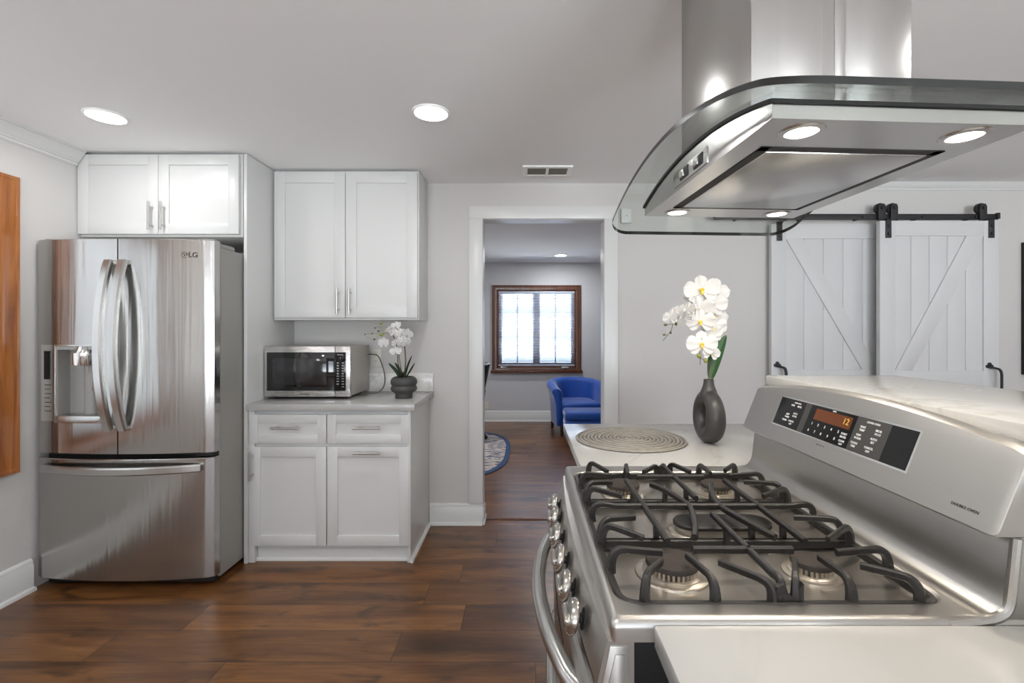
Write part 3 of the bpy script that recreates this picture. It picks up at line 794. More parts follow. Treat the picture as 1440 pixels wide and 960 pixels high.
for i, p in enumerate(pts):
    t = (pts[min(i + 1, len(pts) - 1)] - pts[max(i - 1, 0)]).normalized(); nrm = Vector((t.y, -t.x, 0))
    W, D = 0.019, 0.010
    rings.append([p + Vector((0, 0, a)) + nrm * b for a, b in ((-W, -D), (W, -D), (W, D * 0.4), (W - 0.006, D), (-W + 0.006, D), (-W, D * 0.4))])
part('handle', G().rings(rings), M['steel_h'], fz, sharp=40)
for x in (RX0 + 0.05, RX1 - 0.062):
    g = G().box(x - 0.05, x + 0.05, 2.45, 2.60, 1.738, 1.764, 0.006).box(x - 0.035, x + 0.045, 2.425, 2.46, 1.752, 1.778, 0.004)
    part('hinge_cover', g, M['fr_side'], fr)
g = G()
for z in (0.676,): g.box(RX1 - 0.10, RX1 - 0.01, 2.412, 2.452, z - 0.009, z + 0.006, 0.002)
part('lower_hinge', g, M['gasket'], fr)
# dispenser
dsp = part('dispenser', G().box(-2.360, -2.350, 2.372, 2.40, 0.848, 1.238, 0.003).box(-2.350, -2.105, fy(-2.22) - 0.0035, 2.40, 1.229, 1.238, 0.002), M['steel_h'], fr)
y_ = fy(-2.40)
cpn = G()
x0, x1 = -2.442, -2.362
cpn.add([(x0, fy(x0) - 0.0015, 0.852), (x1, fy(x1) - 0.0015, 0.852), (x1, fy(x1) - 0.0015, 1.236), (x0, fy(x0) - 0.0015, 1.236),
         (x0, fy(x0) + 0.004, 0.852), (x1, fy(x1) + 0.004, 0.852), (x1, fy(x1) + 0.004, 1.236), (x0, fy(x0) + 0.004, 1.236)],
        [[0, 1, 2, 3], [4, 5, 6, 7], [0, 1, 5, 4], [1, 2, 6, 5], [2, 3, 7, 6], [3, 0, 4, 7]])
part('touch_panel', cpn, M['chrome'], dsp, label='mirror-bright touch panel')
def on_door(xa, xb, za, zb, off=0.003):
    g = G()
    return g.add([(xa, fy(xa) - off, za), (xb, fy(xb) - off, za), (xb, fy(xb) - off, zb), (xa, fy(xa) - off, zb), (xa, fy(xa), za), (xb, fy(xb), za), (xb, fy(xb), zb), (xa, fy(xa), zb)],
                 [[0, 1, 2, 3], [4, 5, 6, 7], [0, 1, 5, 4], [1, 2, 6, 5], [2, 3, 7, 6], [3, 0, 4, 7]])
part('display_window', on_door(-2.424, -2.386, 1.062, 1.205, 0.0028), M['black_gl'], dsp)
g = G()
for k in range(7):
    z = 1.035 - k * 0.022
    gg = on_door(-2.420, -2.420 + (0.030 if k % 2 else 0.038), z - 0.003, z + 0.0016, 0.0024); g.add(gg.v, gg.f)
part('icon_print', g, M['text_g'], dsp)
part('recess_liner', G().box(-2.3495, -2.1055, 2.4425, 2.4465, 0.8535, 1.2295).box(-2.3495, -2.3445, 2.375, 2.4445, 0.8535, 1.2295).box(-2.1105, -2.1055, 2.37, 2.4445, 0.8535, 1.2295)
     .box(-2.345, -2.11, 2.37, 2.4445, 1.212, 1.229).cyl((-2.236, 2.452, 0.88), (-2.236, 2.452, 1.22), 0.034, n=24), M['gray_pl'], dsp)
part('spout', G().lathe([(0.034, 1.229), (0.043, 1.205), (0.044, 1.200)], (-2.216, 2.392, 0), 28).lathe([(0.055, 1.200), (0.058, 1.196), (0.058, 1.140), (0.055, 1.135), (0.02, 1.128)], (-2.216, 2.392, 0), 32), M['chrome'], dsp, label='chrome ring spout')
part('paddle', G().prism([(-2.196, 1.118), (-2.132, 1.118), (-2.128, 1.0), (-2.206, 1.0)], 'y', 2.412, 2.420, 0.002), M['steel_h'], dsp)
tr = G(); tp = [(-2.352, 2.443)] + [(x, fy(x) - 0.012) for x in [-2.352 + (0.25) * i / 8 for i in range(9)]] + [(-2.102, 2.443)]
tr.prism(tp, 'z', 0.846, 0.882, 0.003)
part('drip_tray', tr, M['steel_h'], dsp)
# maker badge
lx, lz = -1.708, 1.688
yy = fy(-1.69) - 0.0005; sl = (fy(-1.64) - fy(-1.72)) / 0.08; rt = (1, sl, 0)
em = G().tube([Vector((lx + 0.0135 * math.cos(a), fy(lx) - 0.001, lz + 0.0135 * math.sin(a))) for a in [2 * PI * k / 28 for k in range(24)]], 0.0018, 6)
em.box(lx - 0.0012, lx + 0.0012, fy(lx) - 0.002, fy(lx), lz - 0.006, lz + 0.006).box(lx - 0.001, lx + 0.005, fy(lx) - 0.002, fy(lx), lz - 0.006, lz - 0.004)
em.cyl((lx - 0.005, fy(lx), lz + 0.004), (lx - 0.005, fy(lx) - 0.002, lz + 0.004), 0.002, n=10).box(lx + 0.004, lx + 0.013, fy(lx) - 0.002, fy(lx), lz - 0.001, lz + 0.001)
tx = text_geo('LG', 0.036, (lx + 0.040, fy(lx + 0.036) - 0.001, lz), rt, (0, 0, 1), 0.0006, bold=0.0006)
part('maker_badge', gjoin(em, tx), M['text_g'], rd_)

# ---------------------------------------------------------------- microwave
MX0, MX1, MY0, MY1, MZ0, MZ1 = -1.546, -1.034, 2.812, 3.165, 0.913, 1.214
mw = thing('microwave', 'stainless steel microwave oven on the quartz counter beside the tall white panel', 'microwave', ((MX0 + MX1) / 2, 3.0, CZ))
part('microwave_body', G().box(MX0 + 0.006, MX1 - 0.002, MY0 + 0.022, MY1, MZ0 + 0.004, MZ1 - 0.002, 0.004), M['mw_body'], mw)
split = MX0 + (MX1 - MX0) * 0.822
md = part('microwave_door', G().box(MX0, split - 0.001, MY0, MY0 + 0.024, MZ0, MZ1, 0.004), M['steel_mw'], mw)
gx0 = MX0 + 0.017; gz0, gz1 = MZ0 + 0.036, MZ1 - 0.036
part('door_glass', G().box(gx0, split - 0.002, MY0 - 0.0025, MY0 + 0.002, gz0, gz1, 0.001), M['mw_glass'], md)
part('window_mesh', G().box(gx0 + 0.034, split - 0.05, MY0 - 0.0031, MY0, gz0 + 0.036, gz1 - 0.034, 0.0003), M['mw_mesh'], md)
part('maker_lettering', text_geo('Panasonic', 0.0135, ((MX0 + MX1) / 2 - 0.014, MY0 - 0.0006, MZ0 + 0.017), (1, 0, 0), (0, 0, 1), 0.0004, bold=0.0003), M['text_g'], md)
cpb = part('control_frame', G().box(split + 0.001, MX1, MY0, MY0 + 0.024, MZ0, MZ1, 0.004), M['steel_mw'], mw)
part('control_panel', G().box(split + 0.001, MX1 - 0.026, MY0 - 0.0025, MY0 + 0.002, gz0, gz1, 0.001), M['black_gl'], cpb)
kx0, kx1 = split + 0.008, MX1 - 0.033
part('heading_print', text_geo('Inverter', 0.0105, ((kx0 + kx1) / 2, MY0 - 0.0028, gz1 - 0.014), (1, 0, 0), (0, 0, 1), 0.0003), M['text_w'], cpb)
part('display_digit', text_geo('1', 0.014, ((kx0 + kx1) / 2, MY0 - 0.0028, gz1 - 0.034), (1, 0, 0), (0, 0, 1), 0.0003), M['text_w'], cpb)
g = G()
for r in range(10):
    for c in range(2):
        w = 0.011 + 0.004 * ((r * 7 + c * 3) % 3) / 2
        cx = kx0 + 0.010 + c * (kx1 - kx0 - 0.020); z = gz1 - 0.062 - r * 0.0158
        if r == 9 and c == 0: continue
        g.box(cx - w / 2, cx + w / 2, MY0 - 0.0031, MY0 - 0.002, z - 0.0013, z + 0.0013)
        if r < 5: g.box(cx - w / 3, cx + w / 3, MY0 - 0.0031, MY0 - 0.002, z - 0.0055, z - 0.0035)
part('key_print', g, M['text_w'], cpb)
for x in (MX0 + 0.05, MX1 - 0.05):
    for y in (MY0 + 0.05, MY1 - 0.04): part('foot', G().cyl((x, y, CZ), (x, y, MZ0 + 0.006), 0.012, n=12), M['gasket'], mw)
cd = [(-1.00 - 0.03, 3.12, PZ(498, 3.1)), P(520, 498, 3.10), P(531, 500, 3.08), P(537, 512, 3.06), P(541, 528, 3.04), P(540, 542, 3.02), P(532, 551, 3.0), P(516, 552.5, 3.0), P(500, 553.5, 3.02), P(488, 555, 3.06)]
cd = [Vector(p) for p in cd]
for p in cd: p.z = max(p.z, CZ + 0.005)
part('power_cord', G().tube(spline(cd, 6), 0.0042, 8), M['cord'], mw)

# ---------------------------------------------------------------- island: worktops, cabinets, raised bar
IX = 0.178; RY0, RY1 = 0.6626, 1.4267
single('island_cabinet', G().box(0.232, 1.12, RY1 + 0.004, 2.06, 0.09, CZ - 0.032, 0.002).box(0.28, 1.12, RY1 + 0.004, 2.03, 0.0, 0.09), M['cab'], 'white island cabinet under the worktop that carries the black vase', 'cabinet', (0.67, 1.75, 0))
single('island_cabinet', G().box(0.232, 0.768, -0.62, RY0 - 0.004, 0.09, CZ - 0.032, 0.002).box(0.28, 0.768, -0.62, RY0 - 0.004, 0.0, 0.09), M['cab'], 'white island cabinet under the bare worktop on the near side of the gas range', 'cabinet', (0.5, 0.0, 0))
single('island_worktop', G().box(0.172, 1.145, RY1 + 0.001, 2.087, CZ - 0.032, CZ, 0.003), M['quartz'], 'white quartz island worktop under the woven placemat and black vase', 'worktop', (0.67, 1.75, CZ - 0.032))
single('island_worktop', G().box(0.182, 0.772, -0.65, RY0, CZ - 0.032, CZ, 0.003), M['quartz'], 'bare white quartz island worktop in front of the gas range', 'worktop', (0.5, 0.0, CZ - 0.032))
struct('wall_island', G().box(0.776, 0.90, -0.65, RY1 + 0.0, 0.0, 1.1405), M['trim'])
single('bar_top', G().box(0.752, 1.152, -0.70, 1.472, 1.1405, 1.1695, 0.003), M['quartz'], 'raised white quartz bar top running behind the gas range', 'bar top', (0.95, 0.4, 1.1405))

# placemat
pc = Vector((0.402, 1.79, CZ)); g = G(); prof = [(0.001, 0.0048)]
r = 0.004
while r < 0.196:
    prof += [(r + 0.001, 0.0052), (r + 0.0035, 0.0068), (r + 0.0065, 0.0052), (r + 0.0085, 0.0022)]; r += 0.0094
prof += [(0.2045, 0.0052), (0.2065, 0.003), (0.2045, 0.0), (0.001, 0.0)]
g.lathe(prof, pc, 72)
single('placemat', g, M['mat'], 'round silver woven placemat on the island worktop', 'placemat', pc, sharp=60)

# vase with a hole through it
vc = Vector((0.680, 1.742, CZ))
g = G(); rings = []
R, rx, rr = 0.0685, 0.0335, 0.0305
zc = 0.0975
n1, n2 = 56, 24
for i in range(n1):
    a = 2 * PI * i / n1; ring = []
    for k in range(n2):
        b = 2 * PI * k / n2
        q = R + rr * math.cos(b)
        y, z = q * math.sin(a) * 0.98, zc + q * math.cos(a) * 1.0
        wx = rx * (1.0 + 0.10 * math.cos(a + PI))
        z = max(z, 0.0 + 0.0015 * (1 - abs(math.sin(b))))
        ring.append(vc + Vector((wx * math.sin(b), y, z)))
    rings.append(ring)
g.rings(rings, True, False, False, True)
g.lathe([(0.033, 0.172), (0.031, 0.182), (0.0265, 0.194), (0.0215, 0.206), (0.0188, 0.218), (0.0180, 0.229), (0.0185, 0.2335), (0.0175, 0.2345), (0.0145, 0.2335), (0.0135, 0.20), (0.001, 0.196)], vc, 32)
vs = single('vase', g, M['vase'], 'black ceramic ring vase with a round hole through it', 'vase', vc, sharp=50)
rm = vs.modifiers.new('blend', 'REMESH'); rm.mode = 'VOXEL'; rm.voxel_size = 0.0028; rm.use_smooth_shade = True
sm = vs.modifiers.new('soften', 'SMOOTH'); sm.factor = 0.5; sm.iterations = 8

# ---------------------------------------------------------------- orchids
def petal(g, ang, L, W, cup=0.12, back=0.0, nu=8, nv=10):
    """one rounded petal in the flower's local frame (flower faces +Z)"""
    ca, sa = math.cos(ang), math.sin(ang)
    def fn(u, v):
        s_ = math.sin(v * PI / 2); w = W * (0.10 + 0.98 * s_ ** 0.7) * math.sqrt(max(0.0, 1 - s_ ** 3.4)) * 1.12 + 0.004
        t = 2 * u - 1; r_ = 0.05 + L * (s_ - 0.03 * t * t * s_)
        q = t * w
        z = cup * L * (s_ ** 2) * (1 - 0.6 * t * t) - back * s_ + 0.05 * math.sin(5 * t + ang) * s_ * L
        return (r_ * ca - q * sa, r_ * sa + q * ca, z)
    g.grid(fn, nu, nv)
fm = G()
for a, L, W in ((90, 0.90, 0.42), (215, 0.88, 0.40), (325, 0.88, 0.40)): petal(fm, math.radians(a), L, W, 0.05, 0.10)
for a in (12, 168): petal(fm, math.radians(a), 1.0, 0.62, 0.16, 0.02)
ME_FLOWER = fm.mesh('petals', M['petal'], sharp=180, recalc=False)
lp = G()
for sx in (-1, 1): lp.tube([(0, 0, 0.02), (sx * 0.10, 0.02, 0.12), (sx * 0.12, -0.02, 0.22)], [0.05, 0.07, 0.02], 8)
lp.tube([(0, 0, 0.02), (0, -0.10, 0.14), (0, -0.24, 0.16), (0, -0.34, 0.10)], [0.06, 0.09, 0.07, 0.01], 8); lp.tube([(0, 0.02, 0.0), (0, 0.05, 0.14), (0, 0.03, 0.22)], [0.06, 0.06, 0.02], 8)
ME_LIP = lp.mesh('flower_centre', M['lip'], sharp=180)
def flower(parent, pos, face, r, roll=0.0, lip=True, sx=1.0):
    f = Vector(face).normalized(); up = Vector((0, 0, 1))
    if abs(f.z) > 0.95: up = Vector((0, 1, 0))
    x = up.cross(f).normalized(); y = f.cross(x)
    mt = Matrix((x, y, f)).transposed().to_4x4() @ Matrix.Rotation(roll, 4, 'Z') @ Matrix.Diagonal((r * sx, r, r, 1))
    mt.translation = Vector(pos) - Vector(ORI[parent.name])
    o = bpy.data.objects.new('flower', ME_FLOWER); COL.objects.link(o); o.parent = parent; o.matrix_local = mt
    if lip:
        c = bpy.data.objects.new('flower_centre', ME_LIP); COL.objects.link(c); c.parent = o
    return o
def leaf(base, mid, tip, w, wn=(0, 1, 0), thick=0.002, fold=0.25):
    p = spline([base, mid, tip], 10); m = len(p); wn = Vector(wn).normalized(); g = G(); up = []; lo = []
    for i, c in enumerate(p):
        t = i / (m - 1); W = w * (math.sin(PI * (0.10 + 0.88 * t)) ** 0.75)
        if i == m - 1: W = w * 0.05
        d = (p[min(i + 1, m - 1)] - p[max(i - 1, 0)]).normalized(); s_ = (wn - d * wn.dot(d)).normalized(); n = d.cross(s_)
        rg = [c + s_ * (W * k) + n * (fold * W * abs(k)) for k in (-1, -0.6, -0.2, 0, 0.2, 0.6, 1)]
        up.append(rg + [q - n * thick * (1 - 0.5 * abs(k)) for q, k in zip(rg[::-1], (1, .6, .2, 0, .2, .6, 1))])
    return g.rings(up)
def bud(c, d, r):
    d = Vector(d).normalized(); c = Vector(c)
    return G().tube([c - d * r * 1.2, c - d * r * 0.8, c, c + d * r * 0.8, c + d * r * 1.3], [r * 0.2, r * 0.75, r, r * 0.7, r * 0.15], 10)

# tall spray standing in the black vase
D = 1.742
ob = vc + Vector((0, 0, 0.20))
sp_ = thing('orchid_spray', 'tall white orchid spray with green leaf standing in the black vase', 'flowers', ob)
def L_(px, py, dy=0.0): return P(px, py, D + dy)
part('stem', G().tube(spline([vc + Vector((0, 0, 0.215)), L_(998, 525), L_(1003, 500, 0.01), L_(1010, 465, 0.03), L_(1010, 430, 0.035), L_(996, 408, 0.03), L_(975, 425, 0.0), L_(962, 438, -0.02), L_(953, 448, -0.04)], 6), 0.0026, 8), M['stem'], sp_)
part('twig', G().tube(spline([L_(955, 447, -0.04), L_(950, 451, -0.04), L_(946, 456, -0.04), L_(944, 464, -0.04), L_(938, 472, -0.04), L_(932, 479, -0.04)], 5), 0.0011, 6)
     .tube([L_(946, 456, -0.04), L_(937, 456, -0.04)], 0.0009, 5).tube([L_(944, 463, -0.04), L_(943, 467, -0.045)], 0.0009, 5).tube([L_(938, 471, -0.04), L_(934, 470, -0.04)], 0.0009, 5), M['twig'], sp_)
part('twig', G().tube(spline([L_(985, 482, -0.02), L_(984, 495, -0.03), L_(985, 505, -0.03), L_(984, 513, -0.03)], 4), 0.0012, 6).tube([L_(985, 503, -0.03), L_(992, 507, -0.03)], 0.001, 5), M['twig'], sp_)
for px, py, dx, dz, r in ((936, 456.5, -1, -.3, .0055), (950.5, 455, .2, -1, .006), (934, 470.5, -1, -.2, .0045), (943, 467.5, .2, -1, .0045)):
    part('bud', bud(L_(px, py, -0.04), (dx, 0, dz), r), M['bud_d'], sp_)
for px, py, r in ((983, 500, .0075), (992, 507, .007)):
    part('bud', bud(L_(px, py, -0.03), (0.1, 0, -1), r), M['bud'], sp_)
part('leaf', leaf(L_(1000, 532), L_(1010, 500, 0.01), L_(1021, 471, 0.02), 0.021, (1, 0.2, -0.1), 0.0016, 0.3), M['leaf'], sp_, sharp=60)
part('leaf', leaf(L_(999, 531, 0.008), L_(1004, 498, 0.03), L_(1013, 468, 0.04), 0.018, (1, -0.3, 0), 0.0016, 0.2), M['leaf'], sp_, sharp=60)
cam_dir = Vector((-0.35, -0.93, 0.0))
for px, py, dy, r, fx, fyy, fz_, roll, sx in (
        (987, 408, -0.02, 0.058, -0.35, -0.9, 0.15, 0.1, 1.0), (1006, 408, 0.0, 0.050, 0.15, -0.95, 0.2, -0.3, 1.0), (979, 417, 0.01, 0.046, -0.7, -0.6, 0.1, 0.3, 1.0),
        (1000, 428, -0.01, 0.055, 0.0, -0.95, -0.1, 0.0, 1.0), (984, 436, -0.025, 0.052, -0.5, -0.85, -0.1, 0.2, 1.0), (1004, 446, 0.005, 0.052, 0.25, -0.9, -0.05, -0.2, 1.0),
        (985, 452, -0.035, 0.047, -0.35, -0.9, -0.15, 0.0, 1.0), (1003, 462, -0.01, 0.047, 0.1, -0.9, -0.2, 0.15, 1.0), (987, 484, -0.035, 0.050, -0.3, -0.92, 0.05, 0.05, 1.0),
        (1001, 472, -0.02, 0.042, 0.2, -0.9, 0.0, 0.5, 1.0), (1000, 496, -0.03, 0.031, 0.1, -0.9, 0.1, -0.2, 1.0),
        (966, 437, -0.03, 0.038, -0.85, -0.4, 0.4, 0.2, 1.0), (953, 439, -0.035, 0.036, -0.9, -0.3, 0.5, -0.2, 1.0), (943, 446, -0.04, 0.034, -0.9, -0.45, 0.25, 0.1, 1.0), (962, 448, -0.03, 0.030, -0.6, -0.7, -0.3, 0.4, 1.0)):
    flower(sp_, L_(px, py, dy), (fx, fyy, fz_), r * 1.06, roll, px > 970, sx)

# potted orchid on the counter by the microwave
pd = 2.885; px_ = PX(568, pd); pc2 = Vector((px_, pd, CZ))
po = thing('potted_orchid', 'small white orchid plant in a charcoal two-bulge pot on the quartz counter', 'potted plant', pc2)
s_ = 1.0
part('pot', G().lathe([(0.001, 0.0), (0.050, 0.0), (0.052, 0.003), (0.052, 0.026), (0.056, 0.033), (0.072, 0.042), (0.079, 0.054), (0.079, 0.062), (0.074, 0.073), (0.071, 0.0765), (0.074, 0.080), (0.079, 0.090), (0.080, 0.101), (0.077, 0.113), (0.068, 0.124), (0.056, 0.130), (0.050, 0.128), (0.049, 0.118), (0.001, 0.116)], pc2, 40), M['pot'], po, sharp=60)
part('moss', G().lathe([(0.048, 0.116), (0.035, 0.123), (0.001, 0.127)], pc2, 20), M['soil'], po)
def S_(cx, cy, dy=0.0): return P(500 + cx / 6.857, 430 + cy / 6.857, pd + dy)
bs = pc2 + Vector((0, 0, 0.122))
for tip, mid, dy, w in (((320, 552), (392, 615), -0.02, .016), ((380, 546), (432, 615), 0.02, .014), ((545, 480), (505, 590), -0.01, .013), ((572, 552), (530, 630), 0.02, .013), ((455, 640), (462, 662), -0.05, .014)):
    part('leaf', leaf(bs + Vector(((tip[0] - 470) * 0.00012, dy * 0.4, 0)), S_(mid[0], mid[1], dy), S_(tip[0], tip[1], dy * 1.6), w, (0.4, 1, 0.3), 0.0016, 0.35), M['leaf_d'], po, sharp=60)
part('stem', G().tube(spline([bs, S_(482, 560), S_(478, 450, 0.01), S_(470, 380, 0.01), S_(440, 320, 0.0), S_(410, 270, -0.01)], 6), [0.0042] * 13 + [0.003] * 13 if False else 0.0038, 8), M['stem'], po)
part('stem', G().tube(spline([bs + Vector((-.012, 0, 0)), S_(412, 560, 0.01), S_(405, 470, 0.01), S_(395, 380, 0.0), S_(370, 300, -0.01), S_(330, 240, -0.015)], 6), 0.0028, 8), M['twig'], po)
part('stem', G().tube(spline([bs + Vector((-.008, .01, 0)), S_(430, 560, 0.0), S_(420, 480, 0.0), S_(400, 400, 0.0)], 6), 0.0024, 8), M['stem'], po)
tw = G()
for a in ([(330, 250), (290, 262), (230, 265), (165, 268), (85, 275)], [(330, 245), (280, 220), (240, 200), (185, 212)], [(300, 258), (255, 215), (245, 170), (300, 155)], [(260, 264), (220, 290), (180, 322), (100, 300)]):
    tw.tube(spline([S_(x, y, -0.02) for x, y in a], 4), 0.0012, 5)
part('twig', tw, M['bud'], po)
for x, y, r in ((248, 168, .008), (222, 243, .0062), (182, 322, .006), (252, 280, .0085), (268, 270, .007), (160, 266, .005), (188, 212, .005), (92, 274, .0045)):
    part('bud', bud(S_(x, y, -0.02), (-1, 0, -0.4), r), M['bud'] if r > .0055 and x > 230 else M['bud_d'], po)
for x, y, dy, r, fx, fyy, fz_, roll in ((390, 188, -0.01, .036, -0.2, -0.9, 0.5, 0.1), (318, 240, -0.02, .037, -0.7, -0.7, 0.1, 0.2), (375, 262, -0.03, .033, 0.1, -1, 0.1, -0.2), (437, 258, -0.03, .034, 0.3, -0.9, 0.2, 0.3),
        (500, 268, -0.02, .040, 0.7, -0.7, 0.1, -0.3), (520, 290, 0.0, .036, 0.9, -0.4, 0.0, 0.1), (270, 358, -0.04, .041, -0.3, -0.95, 0.0, 0.0), (392, 360, -0.03, .032, -0.2, -0.9, -0.2, 0.2), (450, 330, -0.035, .034, 0.1, -0.95, -0.1, -0.1), (482, 350, -0.03, .036, 0.4, -0.85, -0.2, 0.3), (388, 435, -0.04, .040, 0.0, -0.8, 0.6, 0.1)):
    flower(po, S_(x, y, dy), (fx, fyy, fz_), r * 0.92, roll, False)

# ---------------------------------------------------------------- gas range
rg = thing('gas_range', 'stainless steel gas range with black grates and a raised control console, set in the island', 'range', (0.42, 1.045, 0.0))
RC = (RY0 + RY1) / 2; RH = (RY1 - RY0) / 2
def bow(y, a=0.016): return a * max(0.0, 1 - ((y - RC) / RH) ** 2)
part('range_body', G().box(0.150, 0.762, RY0 + 0.006, RY1 - 0.006, 0.03, 0.872, 0.002), M['black'], rg, label='black enamel side panel')
for x in (0.19, 0.72):
    for y in (RY0 + 0.05, RY1 - 0.05): part('levelling_foot', G().cyl((x, y, 0), (x, y, 0.035), 0.016, n=10), M['gasket'], rg)
def fpanel(prof, y0, y1, n=20, amp=0.016, xb=0.155):
    """front panel: profile of (x, z) points bowed along y, closed at xb"""
    rings = []
    for k in range(n + 1):
        y = y0 + (y1 - y0) * k / n
        rings.append([(x - bow(y, amp), y, z) for x, z in prof] + [(xb, y, prof[-1][1]), (xb, y, prof[0][1])])
    return G().rings(rings)
cpan = part('control_panel', fpanel([(0.119, 0.872), (0.116, 0.868), (0.102, 0.808), (0.104, 0.802)], RY0 + 0.003, RY1 - 0.003), M['steel_rg'], rg, sharp=25)
def strip(x0, x1, y):
    return G().prism([(x0, 0.864), (x1, 0.868), (x1, 0.815), (x0 - 0.012, 0.812)], 'y', y - 0.0012, y + 0.002)
part('end_cap', G().prism([(0.121, 0.866), (0.147, 0.866), (0.147, 0.10), (0.104, 0.10), (0.104, 0.79)], 'y', RY0 + 0.0012, RY0 + 0.0065, 0.001).prism([(0.128, 0.855), (0.141, 0.855), (0.141, 0.12), (0.112, 0.12), (0.112, 0.79)], 'y', RY0 - 0.0006, RY0 + 0.003, 0.001), M['steel_rg'], rg)
ud = part('upper_oven_door', fpanel([(0.098, 0.797), (0.092, 0.790), (0.090, 0.575), (0.094, 0.568)], RY0 + 0.004, RY1 - 0.004), M['steel_rg'], rg, sharp=25)
lo_d = part('lower_oven_door', fpanel([(0.096, 0.562), (0.092, 0.556), (0.092, 0.11), (0.096, 0.10)], RY0 + 0.004, RY1 - 0.004), M['steel_rg'], rg, sharp=25)
for d, z0, z1 in ((ud, 0.60, 0.70), (lo_d, 0.18, 0.44)):
    rings = []
    for k in range(13):
        y = RY0 + 0.14 + (2 * RH - 0.28) * k / 12; xx = 0.091 - bow(y); rings.append([(xx - 0.0015, y, z0), (xx - 0.0015, y, z1), (xx + 0.004, y, z1), (xx + 0.004, y, z0)])
    part('door_glass', G().rings(rings), M['black_gl'], d)
def dhandle(z, f=1.0):
    pts = [(0.098, 0.742, z - 0.004), (0.088, 0.752, z - 0.004), (0.070, 0.790, z - 0.002), (0.048, 0.880, z), (0.036, 0.970, z), (0.0325, RC, z), (0.036, 1.120, z), (0.048, 1.21, z), (0.070, 1.300, z - 0.002), (0.088, 1.338, z - 0.004), (0.098, 1.348, z - 0.004)]
    pts = [(0.098 - (0.098 - a) * f, b, c) for a, b, c in pts]
    p = spline(pts, 6); r = [0.0155 + 0.006 * max(0, 1 - min(i, len(p) - 1 - i) / 10.0) for i in range(len(p))]
    return G().tube(p, r, 16)
part('handle', dhandle(0.742), M['steel_h'], ud); part('handle', dhandle(0.50, 0.5), M['steel_h'], lo_d)
# knobs
kn = Vector((-0.974, 0, 0.227)).normalized()
for y in (0.790, 0.885, 0.990, 1.100, 1.210, 1.300):
    c = Vector((0.108 - bow(y), y, 0.828)); mt = Vector((0, 0, 1)).rotation_difference(kn).to_matrix().to_4x4(); mt.translation = c
    st = part('knob_stem', G().lathe([(0.017, -0.004), (0.017, 0.002), (0.008, 0.003), (0.008, 0.015)], n=20).xform(mt), M['gasket'], rg)
    g = G().lathe([(0.001, 0.012), (0.026, 0.013), (0.0285, 0.016), (0.0285, 0.021), (0.0255, 0.026), (0.018, 0.027), (0.001, 0.027)], n=36)
    g.box(-0.007, 0.007, -0.0255, 0.0255, 0.023, 0.036, 0.004, 3)
    part('knob', g.xform(mt), M['knob'], rg)
# cooktop pan
def ring(x0, x1, y0, y1, r, z, amp):
    out = []
    for x, y in rrect(x0, x1, y0, y1, r, 8):
        w = max(0.0, min(1.0, (0.42 - x) / 0.2)); out.append((x - bow(y, amp) * w, y, z))
    return out
QX0, QX1, QY0, QY1 = 0.142, 0.642, 0.708, 1.370
e = 0.0
rs = [ring(0.130, 0.72, RY0 + 0.010, RY1 - 0.010, 0.006, 0.869, 0.016), ring(0.123, 0.73, RY0 + 0.001, RY1 - 0.001, 0.008, 0.872, 0.016), ring(0.123, 0.73, RY0 + 0.001, RY1 - 0.001, 0.008, 0.890, 0.016)]
for k in range(1, 6):
    a = PI / 2 * k / 5; q = 0.012 * (1 - math.cos(a)); zz = 0.890 + 0.013 * math.sin(a)
    rs.append(ring(0.123 + q, 0.73 - q, RY0 + 0.001 + q, RY1 - 0.001 - q, 0.008, zz, 0.016))
rs.append(ring(0.136, 0.71, RY0 + 0.019, RY1 - 0.019, 0.008, 0.9015, 0.015))
rs.append(ring(QX0 - 0.004, QX1 + 0.004, QY0 - 0.004, QY1 + 0.004, 0.040, 0.9012, 0.008))
rs.append(ring(QX0, QX1, QY0, QY1, 0.038, 0.8995, 0.008))
rs.append(ring(QX0 + 0.004, QX1 - 0.004, QY0 + 0.004, QY1 - 0.004, 0.036, 0.894, 0.008))
g = G().rings(rs, True, True, False)
part('cooktop', g, M['steel_rg'], rg, sharp=40)
rs2 = [ring(QX0 + 0.003, QX1 - 0.003, QY0 + 0.003, QY1 - 0.003, 0.036, 0.8955, 0.008), ring(QX0 + 0.007, QX1 - 0.007, QY0 + 0.007, QY1 - 0.007, 0.034, 0.886, 0.008), ring(QX0 + 0.020, QX1 - 0.020, QY0 + 0.020, QY1 - 0.020, 0.03, 0.8815, 0.007)]
part('burner_pan', G().rings(rs2, True, False, True), M['pan'], rg, sharp=40, label='worn steel burner pan')
# burners
def burner(x, y, rc, teeth=26):
    b = part('burner', None or burner_base(x, y, rc, teeth), M['burn'], rg, sharp=35)
    g = G().lathe([(rc * 0.90, 0.8985), (rc, 0.8995), (rc * 1.0, 0.9045), (rc * 0.96, 0.9075), (rc * 0.80, 0.9092), (0.001, 0.9098)], (x, y, 0), 40)
    part('burner_cap', g, M['cap'], b, label='dark enamelled burner cap')
def burner_base(x, y, rc, teeth):
    g = G().lathe([(rc * 1.42, 0.8812), (rc * 1.38, 0.8845), (rc * 1.16, 0.8850), (rc * 1.10, 0.8870), (rc * 1.02, 0.8872)], (x, y, 0), 44, caps=False)
    g.lathe([(rc * 1.12, 0.882), (rc * 1.12, 0.8875), (rc * 1.02, 0.8895), (rc * 0.9, 0.890)], (x, y, 0), 44, caps=False)
    n = teeth * 4; rings = []
    for z, q in ((0.8885, 0), (0.8990, 1)):
        rings.append([(x + rc * (0.975 if (k % 4) < 3 else 0.86) * math.cos(2 * PI * k / n), y + rc * (0.975 if (k % 4) < 3 else 0.86) * math.sin(2 * PI * k / n), z) for k in range(n)])
    return g.rings(rings)
